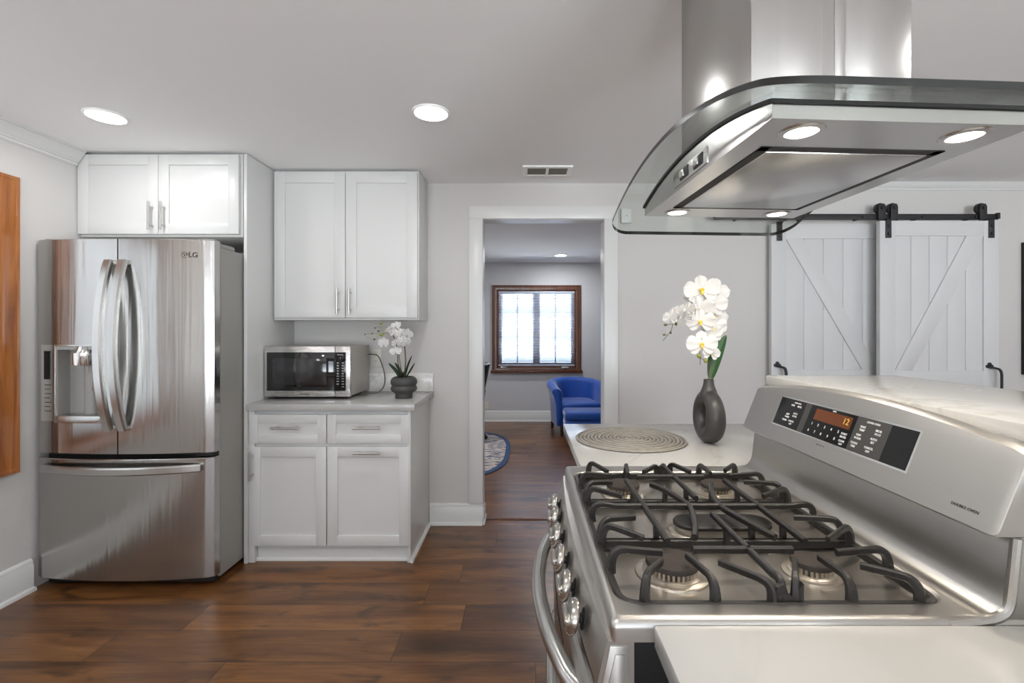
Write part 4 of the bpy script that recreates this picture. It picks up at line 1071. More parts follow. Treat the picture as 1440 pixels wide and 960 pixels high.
BY0, BY1, BXF, BXB = 0.832, 1.246, 0.260, 0.506
burner(BXF, BY0, 0.045, 34); burner(BXB, BY0, 0.034, 26); burner(BXF, BY1, 0.043, 30); burner(BXB, BY1, 0.040, 28)
def stadium(x0, x1, y, r, z, n=10):
    return [(x1 + r * math.cos(a), y + r * math.sin(a), z) for a in [-PI / 2 + PI * k / n for k in range(n + 1)]] + [(x0 + r * math.cos(a), y + r * math.sin(a), z) for a in [PI / 2 + PI * k / n for k in range(n + 1)]]
ox0, ox1, oy = 0.357, 0.488, 1.010
ov = part('burner', G().rings([stadium(ox0, ox1, oy, 0.050, 0.8812), stadium(ox0, ox1, oy, 0.047, 0.8850), stadium(ox0, ox1, oy, 0.040, 0.8862), stadium(ox0, ox1, oy, 0.0345, 0.8880), stadium(ox0, ox1, oy, 0.0335, 0.8955)]), M['burn'], rg, sharp=35, label='long oval burner')
part('burner_cap', G().rings([stadium(ox0, ox1, oy, 0.033, 0.8950), stadium(ox0, ox1, oy, 0.0375, 0.8958), stadium(ox0, ox1, oy, 0.0375, 0.9015), stadium(ox0, ox1, oy, 0.035, 0.9042), stadium(ox0, ox1, oy, 0.022, 0.9055)]), M['iron'], ov, label='dark oval burner cap')
for x, y in ((0.298, 0.885), (0.298, 1.195)): part('igniter', G().lathe([(0.003, 0.882), (0.003, 0.893), (0.002, 0.895)], (x, y, 0), 10), M['outlet'], rg)
# grates
GX0, GX1 = 0.150, 0.634; ZR, ZB = 0.8905, 0.9235
W_, H_ = 0.0105, 0.012
def rail(y0, y1, near_round, far_round):
    pts = []
    def corner(cx, cy, sx, sy, r):
        # from one side to the other around the corner
        return [(cx, cy + sy * r), (cx, cy), (cx + sx * r, cy)]
    r0 = 0.034 if near_round else 0.012; r1 = 0.034 if far_round else 0.012
    p = [(GX0, y0 + r0), (GX0, y0), (GX0 + r0, y0), (GX1 - r0, y0), (GX1, y0), (GX1, y0 + r0), (GX1, y1 - r1), (GX1, y1), (GX1 - r1, y1), (GX0 + r1, y1), (GX0, y1), (GX0, y1 - r1)]
    out = []
    for i in range(0, 12, 3):
        pass
    seq = [((GX0, y0 + r0), (GX0, y0), (GX0 + r0, y0)), ((GX1 - r0, y0), (GX1, y0), (GX1, y0 + r0)), ((GX1, y1 - r1), (GX1, y1), (GX1 - r1, y1)), ((GX0 + r1, y1), (GX0, y1), (GX0, y1 - r1))]
    for a, b, c in seq:
        for k in range(7):
            t = k / 6; out.append(((1 - t) ** 2 * a[0] + 2 * t * (1 - t) * b[0] + t * t * c[0], (1 - t) ** 2 * a[1] + 2 * t * (1 - t) * b[1] + t * t * c[1]))
    n = len(out); rings = []
    for i in range(n):
        x, y = out[i]; px, py = out[i - 1]; nx, ny = out[(i + 1) % n]
        tx, ty = nx - px, ny - py; l = math.hypot(tx, ty); sx, sy = -ty / l, tx / l
        xx = x - (bow(y, 0.007) if x < 0.3 else 0)
        rings.append([(xx + sx * a, y + sy * a, ZR + b) for a, b in ((-W_ / 2, -0.0062), (W_ / 2, -0.0062), (W_ / 2, 0.0072), (W_ / 2 - 0.002, 0.009), (-W_ / 2 + 0.002, 0.009), (-W_ / 2, 0.0072))])
    return G().rings(rings, True, False, False, True)
def finger(g, base, tip, hump=0.0, h=0.0125, w=0.0105):
    """finger rising from the rail, over a rounded shoulder, to its tip"""
    b = Vector((base[0], base[1], 0)); t = Vector((tip[0], tip[1], 0)); d = (t - b).normalized()
    p = [b + Vector((0, 0, ZR)), b + d * 0.001 + Vector((0, 0, ZB - 0.008)), b + d * 0.012 + Vector((0, 0, ZB + hump)), b + d * 0.032 + Vector((0, 0, ZB + hump * 0.8)), t + Vector((0, 0, ZB))]
    p = chaikin(p, 3); n = len(p); g.bar(p, [0.0175 - 0.009 * min(1.0, i / (0.62 * n)) for i in range(n)], [0.016 - 0.0045 * min(1.0, i / (0.6 * n)) for i in range(n)])
def post(g, x, y): g.box(x - W_ / 2, x + W_ / 2, y - 0.005, y + 0.005, ZR, ZB, 0.001)
def end_grate(m):
    """grate over two burners; m mirrors it about the middle of the range"""
    my = (lambda y: y) if not m else (lambda y: 2 * 1.038 - y)
    y0, y1 = 0.716, 0.9285
    g = rail(*( (y0, y1, True, False) if not m else (my(y1), my(y0), False, True) ))
    ya = 0.7215
    g.bar(chaikin([(0.395, my(ya), ZR), (0.395, my(ya + 0.001), ZB - 0.01), (0.395, my(ya + 0.010), ZB + 0.004), (0.395, my(ya + 0.03), ZB)], 2) + [Vector((0.395, my(0.992), ZB))], W_, 0.0125)
    post(g, 0.395, my(y1 - 0.006))
    g.bar([(0.297, my(BY0), ZB), (0.472, my(BY0), ZB)], W_, 0.0125)
    yb = BY0
    yb = 0.822
    for b, t, hp in (((GX0 + 0.001, yb), (0.240, yb), 0.006), ((GX1 - 0.001, yb), (0.543, yb), 0.006), ((0.184, ya), (0.228, yb - 0.034), 0.010), ((0.292, ya), (0.279, yb - 0.012), 0.004),
                     ((0.380, ya), (0.325, yb - 0.034), 0.0), ((0.414, ya), (0.452, yb - 0.032), 0.006), ((0.500, ya), (0.502, yb - 0.018), 0.004), ((GX1 - 0.030, ya), (0.552, yb - 0.046), 0.004),
                     ((GX0 + 0.001, y1 - 0.010), (0.222, yb + 0.056), 0.010), ((GX1 - 0.001, y1 - 0.010), (0.560, yb + 0.050), 0.008)):
        finger(g, (b[0], my(b[1])), (t[0], my(t[1])), hp)
    # solid web between the two middle posts
    g.prism([(0.372, ZR), (0.424, ZR), (0.424, ZB + 0.002), (0.418, ZB - 0.004), (0.412, ZB - 0.016), (0.405, ZB - 0.018), (0.400, ZB - 0.012), (0.396, ZB + 0.002), (0.384, ZB - 0.004)], 'y', my(ya) - 0.005, my(ya) + 0.005)
    return g
def mid_grate():
    y0, y1, yc = 0.9315, 1.1445, 1.038
    g = rail(y0, y1, False, False)
    pa = [(GX0 + 0.002, yc, ZR), (GX0 - 0.002, yc, ZB - 0.008), (GX0 + 0.012, yc, ZB + 0.006), (GX0 + 0.05, yc, ZB)]
    pb = [(GX1 - 0.05, yc, ZB), (GX1 - 0.012, yc, ZB + 0.006), (GX1 + 0.002, yc, ZB - 0.008), (GX1 - 0.002, yc, ZR)]
    g.bar(chaikin(pa, 2) + chaikin(pb, 2), W_, 0.0125)
    for x in (0.262, 0.513):
        g.bar([(x, 0.862, ZB + 0.001), (x, 1.212, ZB + 0.001)], W_, 0.0125); post(g, x, y0 + 0.006); post(g, x, y1 - 0.006)
    for s_ in (-1, 1):
        xs = (0.395 - 0.074 * 1, 0.395 - 0.056, 0.395 - 0.034)
        pts = [(0.395 + s_ * 0.076, yc - 0.152, ZB - 0.002), (0.395 + s_ * 0.056, yc - 0.101, ZB + 0.001), (0.395 + s_ * 0.036, yc - 0.02, ZB + 0.001), (0.395 + s_ * 0.036, yc + 0.02, ZB + 0.001), (0.395 + s_ * 0.056, yc + 0.101, ZB + 0.001), (0.395 + s_ * 0.076, yc + 0.152, ZB - 0.002)]
        g.bar(spline(pts, 5), W_, 0.0125)
        post(g, 0.395 + s_ * 0.056, y0 + 0.006); post(g, 0.395 + s_ * 0.056, y1 - 0.006)
        X = GX0 if s_ < 0 else GX1
        for sy in (-1, 1): finger(g, (X - s_ * 0.001, yc + sy * 0.098), (X - s_ * 0.078, yc + sy * 0.062), 0.008)
    return g
part('grate', end_grate(False), M['iron'], rg, sharp=35); part('grate', mid_grate(), M['iron'], rg, sharp=35); part('grate', end_grate(True), M['iron'], rg, sharp=35)
# backguard: cove, riser and end beads
prof = [(0.648, 0.9012), (0.655, 0.9016), (0.664, 0.9045), (0.673, 0.911), (0.680, 0.921), (0.684, 0.933), (0.686, 0.946), (0.695, 1.030), (0.700, 1.036), (0.765, 1.036), (0.765, 0.874), (0.648, 0.874)]
g = G().rings([[(x, y, z) for x, z in prof] for y in (RY0 + 0.006, RY1 - 0.006)])
part('backguard', g, M['steel_rg'], rg, sharp=35)
bd = chaikin([(0.600, 0, 0.893), (0.640, 0, 0.8975), (0.670, 0, 0.902), (0.686, 0, 0.915), (0.690, 0, 0.945), (0.694, 0, 0.985), (0.697, 0, 1.016)], 3)
for y, r in ((RY0 + 0.0065, 0.0072), (RY1 - 0.0065, 0.0035)): part('edge_bead', G().tube([(p.x, y, p.z) for p in bd], r, 10), M['steel_rg'], rg)
# console
CB = Vector((0.660, 0, 1.020)); CT = Vector((0.712, 0, 1.150)); CU = (CT - CB).normalized(); CN = Vector((-CU.z, 0, CU.x)); CR = Vector((0, -1, 0))
def cpt(y, z, off=0.0):
    t = (z - CB.z) / (CT.z - CB.z); p = CB.lerp(CT, t) + CN * off; return Vector((p.x, y, p.z))
rings = []
ys = []
N = 36
for k in range(N + 1):
    y = RY0 - 0.002 + (RY1 - RY0 + 0.004) * k / N; ys.append(y)
for k, y in enumerate(ys):
    u = (y - RC) / (RH + 0.002); arch = 0.030 * (1 - u * u); zt = 1.142 + arch
    pr = [(0.672, 1.0165), (0.663, 1.0165), (0.6595, 1.0205)]
    zf = zt - 0.016
    for t in (0.25, 0.5, 0.75, 1.0):
        z = 1.0205 + (zf - 1.0205) * t; pr.append((0.6595 + (z - 1.0205) * 0.4, z))
    xe = pr[-1][0]
    pr += [(xe + 0.004, zf + 0.009), (xe + 0.010, zt - 0.003), (xe + 0.018, zt), (max(xe + 0.026, 0.738), zt - 0.003), (0.7495, zt - 0.009), (0.7495, 1.0165)]
    rings.append([Vector((x, y, z)) for x, z in pr])
def shrink(r, q):
    c = sum(r, Vector()) / len(r); return [Vector((c.x + (p.x - c.x) * q, p.y, c.z + (p.z - c.z) * q)) for p in r]
def shift(r, dy): return [p + Vector((0, dy, 0)) for p in r]
full = [shrink(shift(rings[0], 0.0), 0.88), shrink(shift(rings[0], 0.001), 0.94), shrink(shift(rings[0], 0.004), 0.98), shift(rings[0], 0.010)] + rings[1:-1] + [shift(rings[-1], -0.010), shrink(shift(rings[-1], -0.004), 0.98), shrink(shift(rings[-1], -0.001), 0.94), shrink(rings[-1], 0.88)]
con = part('control_console', G().rings(full), M['steel_rg'], rg, sharp=30)
def cface(y0, y1, z0, z1, off, th=0.004, skew=0.0):
    """thin plate on the console face between two y and two z (y0 is the far end)"""
    q = [cpt(y0, z0, off), cpt(y1, z0, off), cpt(y1 + skew, z1, off), cpt(y0 + skew, z1, off)]; b = [p - CN * th for p in q]
    return G().add(q + b, [[0, 1, 2, 3], [7, 6, 5, 4], [0, 4, 5, 1], [1, 5, 6, 2], [2, 6, 7, 3], [3, 7, 4, 0]])
part('display_bezel', cface(1.2885, 0.834, 1.0565, 1.1325, 0.0008), M['chrome'], con)
dpn = part('display_panel', cface(1.284, 0.839, 1.060, 1.129, 0.0014), M['black_gl'], con, label='black glass touch panel')
for a, b in ((1.172, 1.150), (0.992, 0.900)): part('key_field', cface(a, b, 1.0605, 1.1285, 0.0018, 0.002), M['key'], dpn)
part('lcd_window', cface(1.128, 1.004, 1.0975, 1.1225, 0.0021, 0.002), M['lcd'], dpn)
part('lcd_digits', text_geo('12', 0.020, cpt(1.020, 1.111, 0.0024), CR, CU, 0.0002), M['lcd_d'], dpn)
def ctext(t, s, y, z): return text_geo(t, s, cpt(y, z, 0.0024), CR, CU, 0.0002, bold=0.0001)
def keys(name, head, items):
    g = G()
    for t, sz, y, z in [head] + items:
        gg = ctext(t, sz, y, z); g.add(gg.v, gg.f)
    part(name, g, M['text_w'], dpn)
def two(lst):
    out = []
    for y, z, a, b in lst:
        out.append((a, 0.0062, y, z + 0.0028))
        if b: out.append((b, 0.0062, y, z - 0.0038))
    return out
keys('upper_oven_key_print', ('UPPER OVEN', 0.0048, 1.206, 1.122), two([(1.222, 1.112, 'BAKE', ''), (1.194, 1.112, 'BROIL', ''), (1.230, 1.088, 'KEEP', 'WARM'), (1.200, 1.094, 'AUTO', 'COOK'), (1.236, 1.073, 'CLEAN', ''), (1.206, 1.074, 'CANCEL', 'OFF')]))
keys('timer_key_print', ('TIMER', 0.0045, 1.066, 1.1255), [(t, 0.0085, 1.125 - k * 0.0235, 1.0875) for k, t in enumerate('12345')] + [(t, 0.0085, 1.129 - k * 0.0235, 1.0715) for k, t in enumerate('67890')] + two([(1.012, 1.084, 'START', 'ENTER'), (1.012, 1.069, 'CLEAR', 'OFF')]))
keys('lower_oven_key_print', ('LOWER OVEN', 0.0055, 0.945, 1.122), two([(0.968, 1.108, 'BAKE', 'TEMP'), (0.925, 1.108, 'BROIL', 'HI LO'), (0.972, 1.091, 'KEEP', 'WARM'), (0.930, 1.091, 'AUTO', 'SET'), (0.976, 1.074, 'CLEAN', 'TIME'), (0.934, 1.073, 'CANCEL', 'OFF')]))
part('lettering', text_geo('DOUBLE OVEN', 0.0066, cpt(0.7165, 1.0405, 0.0012), CR, CU, 0.0003), M['text_g'], con)
g = G()
for k, w in enumerate((0.006, 0.003, 0.004, 0.003, 0.004)): gg = cface(1.086 - k * 0.006, 1.086 - k * 0.006 - w, 1.0475, 1.0495, 0.0008, 0.001); g.add(gg.v, gg.f)
part('small_print', g, M['text_g'], con)

# ---------------------------------------------------------------- island hood
HZ = 1.635
hd = thing('range_hood', 'stainless steel island hood with a curved glass canopy hung over the gas range', 'range hood', (0.581, 1.05, HZ), rotz=math.radians(3.4))
RA = 1.117
def arc(y, zc): return zc - (RA - math.sqrt(RA * RA - y * y))
HX, HY = 0.219, 0.312
pts = [(-HY, 0.0), (HY, 0.0)] + [(HY - 2 * HY * k / 32, arc(HY - 2 * HY * k / 32, 0.068)) for k in range(33)]
part('hood_body', G().prism(pts, 'x', -HX, HX), M['steel_hb'], hd, sharp=30, local=True)
def slab(y0, y1, wfn, zc0, zc1, n=40):
    ys = [y0 + (y1 - y0) * k / n for k in range(n + 1)]; return ys
g = G(); rings = []
for k in range(41):
    y = -HY - 0.004 + 2 * (HY + 0.004) * k / 40
    rings.append([(-HX - 0.004, y, arc(y, 0.0682)), (HX + 0.004, y, arc(y, 0.0682)), (HX + 0.004, y, arc(y, 0.0745)), (-HX - 0.004, y, arc(y, 0.0745))])
part('glass_seal', g.rings(rings), M['gasket'], hd, local=True)
GL, GW, GR = 0.457, 0.290, 0.062
ys = []
for k in range(13): ys.append(-GL + GR * (1 - math.cos(PI / 2 * k / 12)))
ys += [-GL + GR + (2 * GL - 2 * GR) * k / 36 for k in range(1, 37)]
for k in range(1, 13): ys.append(GL - GR + GR * math.sin(PI / 2 * k / 12))
g = G(); n = len(ys); NX = 12; vs = []
for y in ys:
    e = max(0.0, abs(y) - (GL - GR)); w = GW - GR + math.sqrt(max(0.0, GR * GR - e * e))
    for zc in (0.0850, 0.0750):
        for i in range(NX + 1): vs.append((-w + 2 * w * i / NX, y, arc(y, zc)))
st = 2 * (NX + 1); fs = []; mi = []
for j in range(n - 1):
    for i in range(NX):
        for l in (0, NX + 1):
            fs.append([j * st + l + i, j * st + l + i + 1, (j + 1) * st + l + i + 1, (j + 1) * st + l + i]); mi.append(0)
    for i in (0, NX): fs.append([j * st + i, (j + 1) * st + i, (j + 1) * st + NX + 1 + i, j * st + NX + 1 + i]); mi.append(1)
for j in (0, n - 1):
    for i in range(NX): fs.append([j * st + i, j * st + i + 1, j * st + NX + 1 + i + 1, j * st + NX + 1 + i]); mi.append(1)
g.v = vs; g.f = fs; g.mi = mi
part('glass_canopy', g, [M['hoodglass'], M['hoodrim']], hd, sharp=40, local=True, label='clear curved glass canopy')
CX0, CX1, CQ = -0.171, 0.143, 0.165
top = H - HZ - 0.001
chm = part('chimney_cover', G().box(CX0, -0.0015 + 0.006, -CQ, CQ, 0.060, top, 0.003), M['steel_hood'], hd, local=True)
part('chimney_cover', G().box(0.0075, CX1, -CQ, CQ, 0.060, top, 0.003).box(-0.010, 0.012, -CQ - 0.0012, -CQ + 0.004, 0.060, top, 0.0005), M['steel_hood'], hd, local=True)
FXH, FYH, FY_ = 0.172, 0.210, 0.008
gb = G()
for a, b, c, d in ((-FXH, FXH, FY_ - FYH, FY_ - FYH + 0.018), (-FXH, FXH, FY_ + FYH - 0.018, FY_ + FYH), (-FXH, -FXH + 0.018, FY_ - FYH, FY_ + FYH), (FXH - 0.018, FXH, FY_ - FYH, FY_ + FYH)):
    gb.box(a, b, c, d, -0.0012, 0.002)
part('filter_gap', gb, M['gasket'], hd, local=True)
part('filter_panel', G().box(-FXH + 0.018, FXH - 0.018, FY_ - FYH + 0.018, FY_ + FYH - 0.018, -0.0035, 0.002, 0.002), M['steel_hb'], hd, local=True)
for sx in (-1, 1):
    for sy in (-1, 1):
        x, y = sx * 0.142, sy * 0.266
        lr = part('lamp_ring', G().lathe([(0.0245, -0.0005), (0.0255, -0.0025), (0.034, -0.002), (0.0355, 0.0002)], (x, y, 0), 36, caps=False), M['steel_hb'], hd, local=True)
        part('lamp_lens', G().lathe([(0.0245, -0.0004), (0.0235, -0.0018), (0.001, -0.0024)], (x, y, 0), 32), M['hoodlamp'], lr, local=True, label='lit warm white lens')
        ld = bpy.data.lights.new('hood_light', 'AREA'); ld.shape = 'DISK'; ld.size = 0.046; ld.energy = 0.8; ld.color = (1.0, 0.90, 0.76)
        lo = bpy.data.objects.new('hood_light', ld); COL.objects.link(lo); lo.parent = hd; lo.location = (x, y, -0.004)
swp = part('switch_plate', G().box(-HX - 0.0025, -HX + 0.002, -0.092, 0.088, 0.010, 0.044, 0.001), M['steel_hb'], hd, local=True)
for y in (-0.052, 0.022):
    s_ = part('rocker_switch', G().box(-HX - 0.0045, -HX - 0.001, y - 0.022, y + 0.022, 0.015, 0.039, 0.001), M['black_m'], swp, local=True, label='black rocker switch')
    # (a raised bright key on the dark surround)
    part('switch_key', G().box(-HX - 0.0085, -HX - 0.003, y - 0.006, y + 0.016, 0.019, 0.035, 0.0012), M['nickel'], hd, local=True)

# ---------------------------------------------------------------- barn doors
def barn(label, x0, yf, flip, hand_x, W):
    z0, z1 = 0.012, 2.014; t = 0.034; x1 = x0 + W
    d = thing('barn_door', label, 'barn door', ((x0 + x1) / 2, yf + t / 2, z0))
    g = G(); n = 5; a = x0 + 0.09; b = x1 - 0.09; pw = (b - a) / n
    for k in range(n): g.box(a + k * pw + 0.0012, a + (k + 1) * pw - 0.0012, yf + 0.010, yf + t - 0.004, z0 + 0.02, z1 - 0.02, 0.002)
    g.box(x0 + 0.02, x1 - 0.02, yf + 0.014, yf + t - 0.005, z0 + 0.02, z1 - 0.02)
    part('plank_panel', g, M['barn'], d)
    g = G(); sw = 0.098; mz0, mz1 = 0.92, 1.048
    g.box(x0, x0 + sw, yf, yf + t, z0, z1, 0.0015).box(x1 - sw, x1, yf, yf + t, z0, z1, 0.0015)
    for c, e in ((z1 - 0.098, z1), (mz0, mz1), (z0, z0 + 0.16)): g.box(x0 + sw - 0.001, x1 - sw + 0.001, yf + 0.0006, yf + t - 0.0006, c, e, 0.0015)
    part('door_frame', g, M['barn'], d)
    xa, xb = x0 + sw, x1 - sw
    for (za, zb, up) in ((mz1, z1 - 0.098, flip), (z0 + 0.16, mz0, not flip)):
        # diagonal brace clipped to its bay: up=True runs from lower left to upper right
        q = [(xa, za), (xb - 0.11, zb), (xb, zb), (xa + 0.11, za)] if up else [(xa, zb), (xa + 0.11, zb), (xb - 0.02, za), (xb - 0.13, za)]
        part('brace', G().prism(q, 'y', yf + 0.001, yf + 0.016, 0.001), M['barn'], d)
    for hx in (x0 + 0.052, x1 - 0.052):
        g = G().box(hx - 0.018, hx + 0.018, yf - 0.006, yf + 0.001, z1 - 0.112, z1 + 0.012, 0.001)
        g.box(hx - 0.018, hx + 0.018, yf - 0.006, 3.118, z1 + 0.006, z1 + 0.013, 0.001)
        for z in (z1 - 0.085, z1 - 0.035): g.cyl((hx, yf - 0.006, z), (hx, yf - 0.013, z), 0.0095, 0.008, n=6)
        hs = part('hanger_strap', g, M['black_m'], d, label='black iron hanger strap')
        wx = hx
        g = G().cyl((wx, 3.104, 2.1092), (wx, 3.124, 2.1092), 0.035, n=28)
        g.prism([(wx - 0.023, 2.024), (wx + 0.023, 2.024), (wx + 0.023, 2.118), (wx + 0.015, 2.136), (wx - 0.015, 2.136), (wx - 0.023, 2.118)], 'y', 3.088, 3.098, 0.001)
        g.cyl((wx, 3.080, 2.109), (wx, 3.12, 2.109), 0.010, n=6)
        part('roller_wheel', g, M['black_m'], hs)
    # pull handle with clover plates
    z = 0.985; g = G(); hx = hand_x; o = 0.045
    g.bar(chaikin([(hx - 0.022, yf - 0.004, z + 0.085), (hx + 0.000, yf - 0.02, z + 0.083), (hx + 0.014, yf - o, z + 0.072), (hx + 0.016, yf - o, z), (hx + 0.014, yf - o, z - 0.072), (hx, yf - 0.02, z - 0.083), (hx - 0.022, yf - 0.004, z - 0.085)], 2), 0.022, 0.012)
    for s_ in (-1, 1):
        for dx, dz in ((-0.012, 0), (0.012, 0), (0, 0.014)): g.cyl((hx - 0.020 + dx, yf - 0.006, z + s_ * (0.092 + dz)), (hx - 0.020 + dx, yf + 0.001, z + s_ * (0.092 + dz)), 0.0115, n=16)
    part('pull_handle', g, M['black_m'], d, label='black iron pull with clover ends')
    return d
barn('white plank barn door sliding behind the other, nearer the doorway', 1.640, 3.136, False, 1.640 + 0.058, 0.832)
barn('white plank barn door sliding in front of the other, farther from the doorway', 2.288, 3.040, True, 3.010, 0.766)
rl = thing('barn_door_rail', 'black steel rail that the two white barn doors hang from', 'rail', (2.2, 3.12, 2.055))
part('rail_bar', G().box(1.25, 3.118, 3.108, 3.116, 2.036, 2.074, 0.001), M['black_m'], rl)
for x in (1.42, 1.85, 2.23, 2.62, 2.97):
    part('bolt', G().cyl((x, 3.108, 2.055), (x, 3.101, 2.055), 0.010, n=6), M['black_m'], rl)
    part('spacer', G().cyl((x, 3.116, 2.055), (x, YB, 2.055), 0.010, n=12), M['black_m'], rl)
for a in (1.246, 3.104): part('end_stop', G().box(a, a + 0.018, 3.098, 3.118, 2.040, 2.080, 0.002), M['black_m'], rl)
# dark-edged panel on the wall at the picture's edge
pf = thing('framed_picture', 'black edged framed panel on the wall beyond the barn doors', 'picture', (3.62, YB, 1.45))
g = G(); x0, x1, z0, z1 = 3.362, 3.95, 1.01, 1.90
for a, b, c, d in ((x0, x0 + 0.022, z0, z1), (x1 - 0.022, x1, z0, z1), (x0 + 0.02, x1 - 0.02, z0, z0 + 0.022), (x0 + 0.02, x1 - 0.02, z1 - 0.022, z1)): g.box(a, b, YB - 0.036, YB, c, d, 0.002)
part('picture_frame', g, M['gasket'], pf)
part('picture_panel', G().box(x0 + 0.018, x1 - 0.018, YB - 0.024, YB - 0.004, z0 + 0.018, z1 - 0.018), M['pic'], pf)

# ---------------------------------------------------------------- the far room
ac = thing('tub_armchair', 'bright blue velvet tub armchair under the far window', 'armchair', (0.665, 6.17, 0.0))
def shell():
    """U-shaped back and arms: thick rounded wall following the seat"""
    path = []
    for k in range(9): path.append((-0.30, -0.31 + 0.036 * k))
    for k in range(1, 16):
        a = PI - PI * k / 16; path.append((0.30 * math.cos(a), -0.022 + 0.30 * math.sin(a) * 0.98))
    for k in range(9): path.append((0.30, -0.022 - 0.036 * k))
    n = len(path); rings = []
    for i, (x, y) in enumerate(path):
        px, py = path[max(i - 1, 0)]; nx, ny = path[min(i + 1, n - 1)]
        t = Vector((nx - px, ny - py, 0)).normalized(); o = Vector((-t.y, t.x, 0))           # outward
        s_ = i / (n - 1); back = math.sin(PI * s_) ** 1.5
        zt = 0.592 + 0.084 * back; th = 0.048
        flare = 0.030
        pr = [(-th, 0.30), (-th, zt - 0.06), (-th * 0.98 + flare * 0.4, zt - 0.025), (-th * 0.4 + flare * 0.7, zt - 0.002), (th * 0.3 + flare, zt), (th * 0.95 + flare, zt - 0.018), (th * 1.05 + flare, zt - 0.055), (th * 0.8 + flare * 0.7, zt - 0.09), (th * 0.7, 0.40), (th * 0.45, 0.145), (th * 0.3, 0.13), (-th, 0.13)]
        e = 1.0
        rings.append([Vector((x, y, 0)) + o * a + Vector((0, 0, z)) for a, z in pr])
    # rounded fronts of the arms
    def cap(r, dy, q):
        c = sum(r, Vector()) / len(r); return [Vector((c.x + (p.x - c.x) * q, p.y + dy, c.z + (p.z - c.z) * (1 - (1 - q) * 0.25))) for p in r]
    rings = [cap(rings[0], -0.022, 0.72), cap(rings[0], -0.014, 0.92)] + rings + [cap(rings[-1], -0.014, 0.92), cap(rings[-1], -0.022, 0.72)]
    return G().rings(rings)
ca = (0.665, 6.17, 0.0); mt = Matrix.Translation(ca) @ Matrix.Rotation(math.radians(10), 4, 'Z')
part('chair_shell', shell().xform(mt), M['velvet'], ac, sharp=60)
part('seat_base', G().box(-0.262, 0.262, -0.325, 0.22, 0.135, 0.285, 0.015).xform(mt), M['velvet'], ac, sharp=50)
part('seat_cushion', G().box(-0.250, 0.250, -0.345, 0.235, 0.285, 0.405, 0.035, 4).xform(mt), M['velvet'], ac, sharp=60)
g = G()
for k in range(7):
    a = math.radians(28 + 124 * k / 6); g.tube([(0.2535 * math.cos(a), -0.022 + 0.249 * math.sin(a), z) for z in (0.41, 0.5, 0.60)], 0.0022, 6)
part('seam_piping', g.xform(mt), M['velvet'], ac)
for sx, sy in ((-1, -1), (1, -1), (-1, 1), (1, 1)):
    x, y = sx * 0.245, -0.03 + sy * 0.245
    part('leg', G().tube([(x, y, 0.14), (x + sx * 0.008, y + sy * 0.008, 0.0)], [0.026, 0.017], 10).xform(mt), M['legw'], ac)
ot = thing('ottoman', 'low blue velvet ottoman before the blue tub armchair', 'ottoman', (0.76, 5.56, 0.0))
part('ottoman_base', G().box(0.475, 1.055, 5.37, 5.75, 0.12, 0.27, 0.012).xform(Matrix.Identity(4)), M['velvet'], ot, sharp=50)
part('ottoman_cushion', G().box(0.468, 1.062, 5.363, 5.757, 0.268, 0.375, 0.04, 4), M['velvet'], ot, sharp=60)
for x in (0.52, 1.01):
    for y in (5.41, 5.71): part('leg', G().tube([(x, y, 0.125), (x, y, 0.0)], [0.024, 0.016], 10), M['legw'], ot)
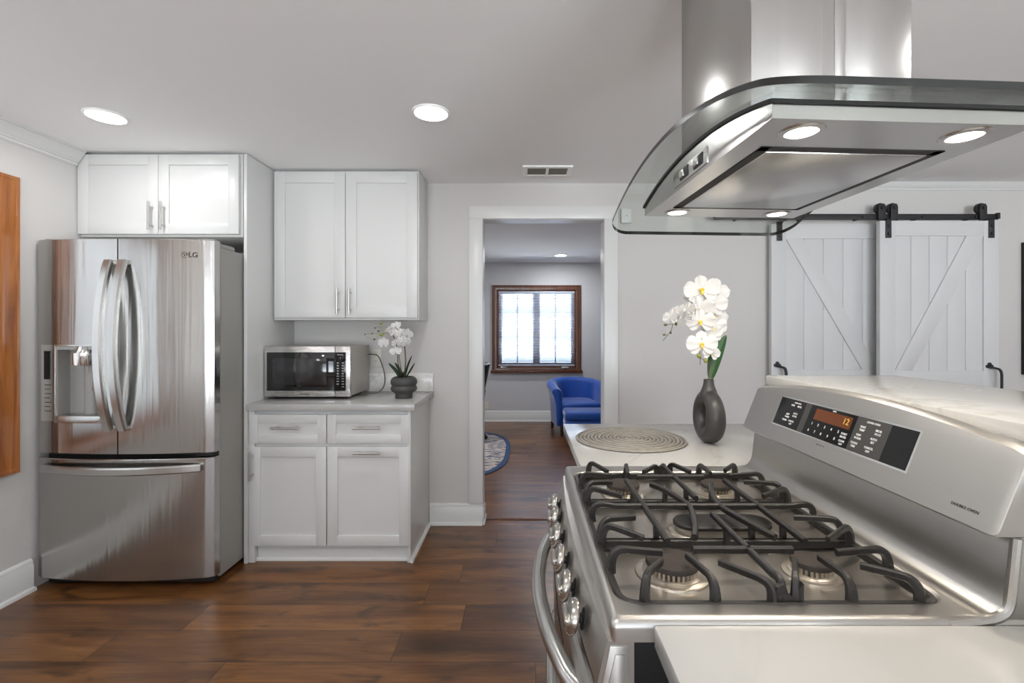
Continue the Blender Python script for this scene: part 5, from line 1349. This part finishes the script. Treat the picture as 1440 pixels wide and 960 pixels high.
# rug
rg_ = thing('area_rug', 'pale patterned rug with a navy edge on the far room floor', 'rug', (-1.1, 5.1, 0.0))
def sup(a, b, n=3.0, k=72):
    out = []
    for i in range(k):
        t = 2 * PI * i / k; c, s_ = math.cos(t), math.sin(t)
        out.append((-1.10 + a * math.copysign(abs(c) ** (2 / n), c), 5.10 + b * math.copysign(abs(s_) ** (2 / n), s_)))
    return out
part('rug_field', G().prism(sup(0.905, 0.985), 'z', 0.0, 0.0085), M['rug'], rg_)
o1, o2 = sup(0.95, 1.03), sup(0.900, 0.980)
g = G().rings([[(x, y, 0.0) for x, y in o1], [(x, y, 0.008) for x, y in o1], [(x, y, 0.0095) for x, y in o2], [(x, y, 0.0) for x, y in o2]], True, False, False, True)
part('rug_border', g, M['rug_b'], rg_)
# desk chair, mostly hidden by the doorway
oc = thing('desk_chair', 'black desk chair back showing past the edge of the doorway', 'desk chair', (-0.72, 5.55, 0.0095))
mt = Matrix.Translation((-0.72, 5.55, 0.0095))
def backrest():
    rings = []
    for k in range(9):
        t = k / 8; z = 0.43 + 0.475 * t; x = 0.205 + 0.098 * t; hw = 0.215 * (1 - 0.10 * t * t); th = 0.020
        rings.append([(x + th * math.cos(a) + 0.05 * (math.sin(a) ** 2) * -1, hw * math.sin(a), z) for a in [2 * PI * j / 20 for j in range(20)]])
    return G().rings(rings)
part('backrest', backrest().xform(mt), M['blackfab'], oc, sharp=60)
part('back_trim', G().tube([(0.303 + 0.005 - 0.05 * (s_ ** 2), 0.192 * s_, 0.905) for s_ in [-1 + k / 6 for k in range(13)]], 0.012, 8).xform(mt), M['nickel'], oc, label='bright metal top rail')
part('seat', G().box(-0.24, 0.22, -0.24, 0.24, 0.41, 0.48, 0.03, 3).xform(mt), M['blackfab'], oc, sharp=50)
part('gas_column', G().cyl((0, 0, 0.07), (0, 0, 0.41), 0.026, n=16).xform(mt), M['black_m'], oc)
part('back_bracket', G().bar([(0.0, 0, 0.40), (0.18, 0, 0.40), (0.245, 0, 0.46), (0.262, 0, 0.60)], 0.06, 0.012).xform(mt), M['black_m'], oc)
g = G()
for k in range(5):
    a = 2 * PI * k / 5 + 0.3; g.bar([(0, 0, 0.085), (0.27 * math.cos(a), 0.27 * math.sin(a), 0.062)], 0.04, 0.026)
part('star_base', g.xform(mt), M['black_m'], oc)
for k in range(5):
    a = 2 * PI * k / 5 + 0.3; c = Vector((0.27 * math.cos(a), 0.27 * math.sin(a), 0.026)); t = Vector((-math.sin(a), math.cos(a), 0)) * 0.014
    part('caster', G().cyl(c - t, c + t, 0.026, n=14).xform(mt), M['black_m'], oc)
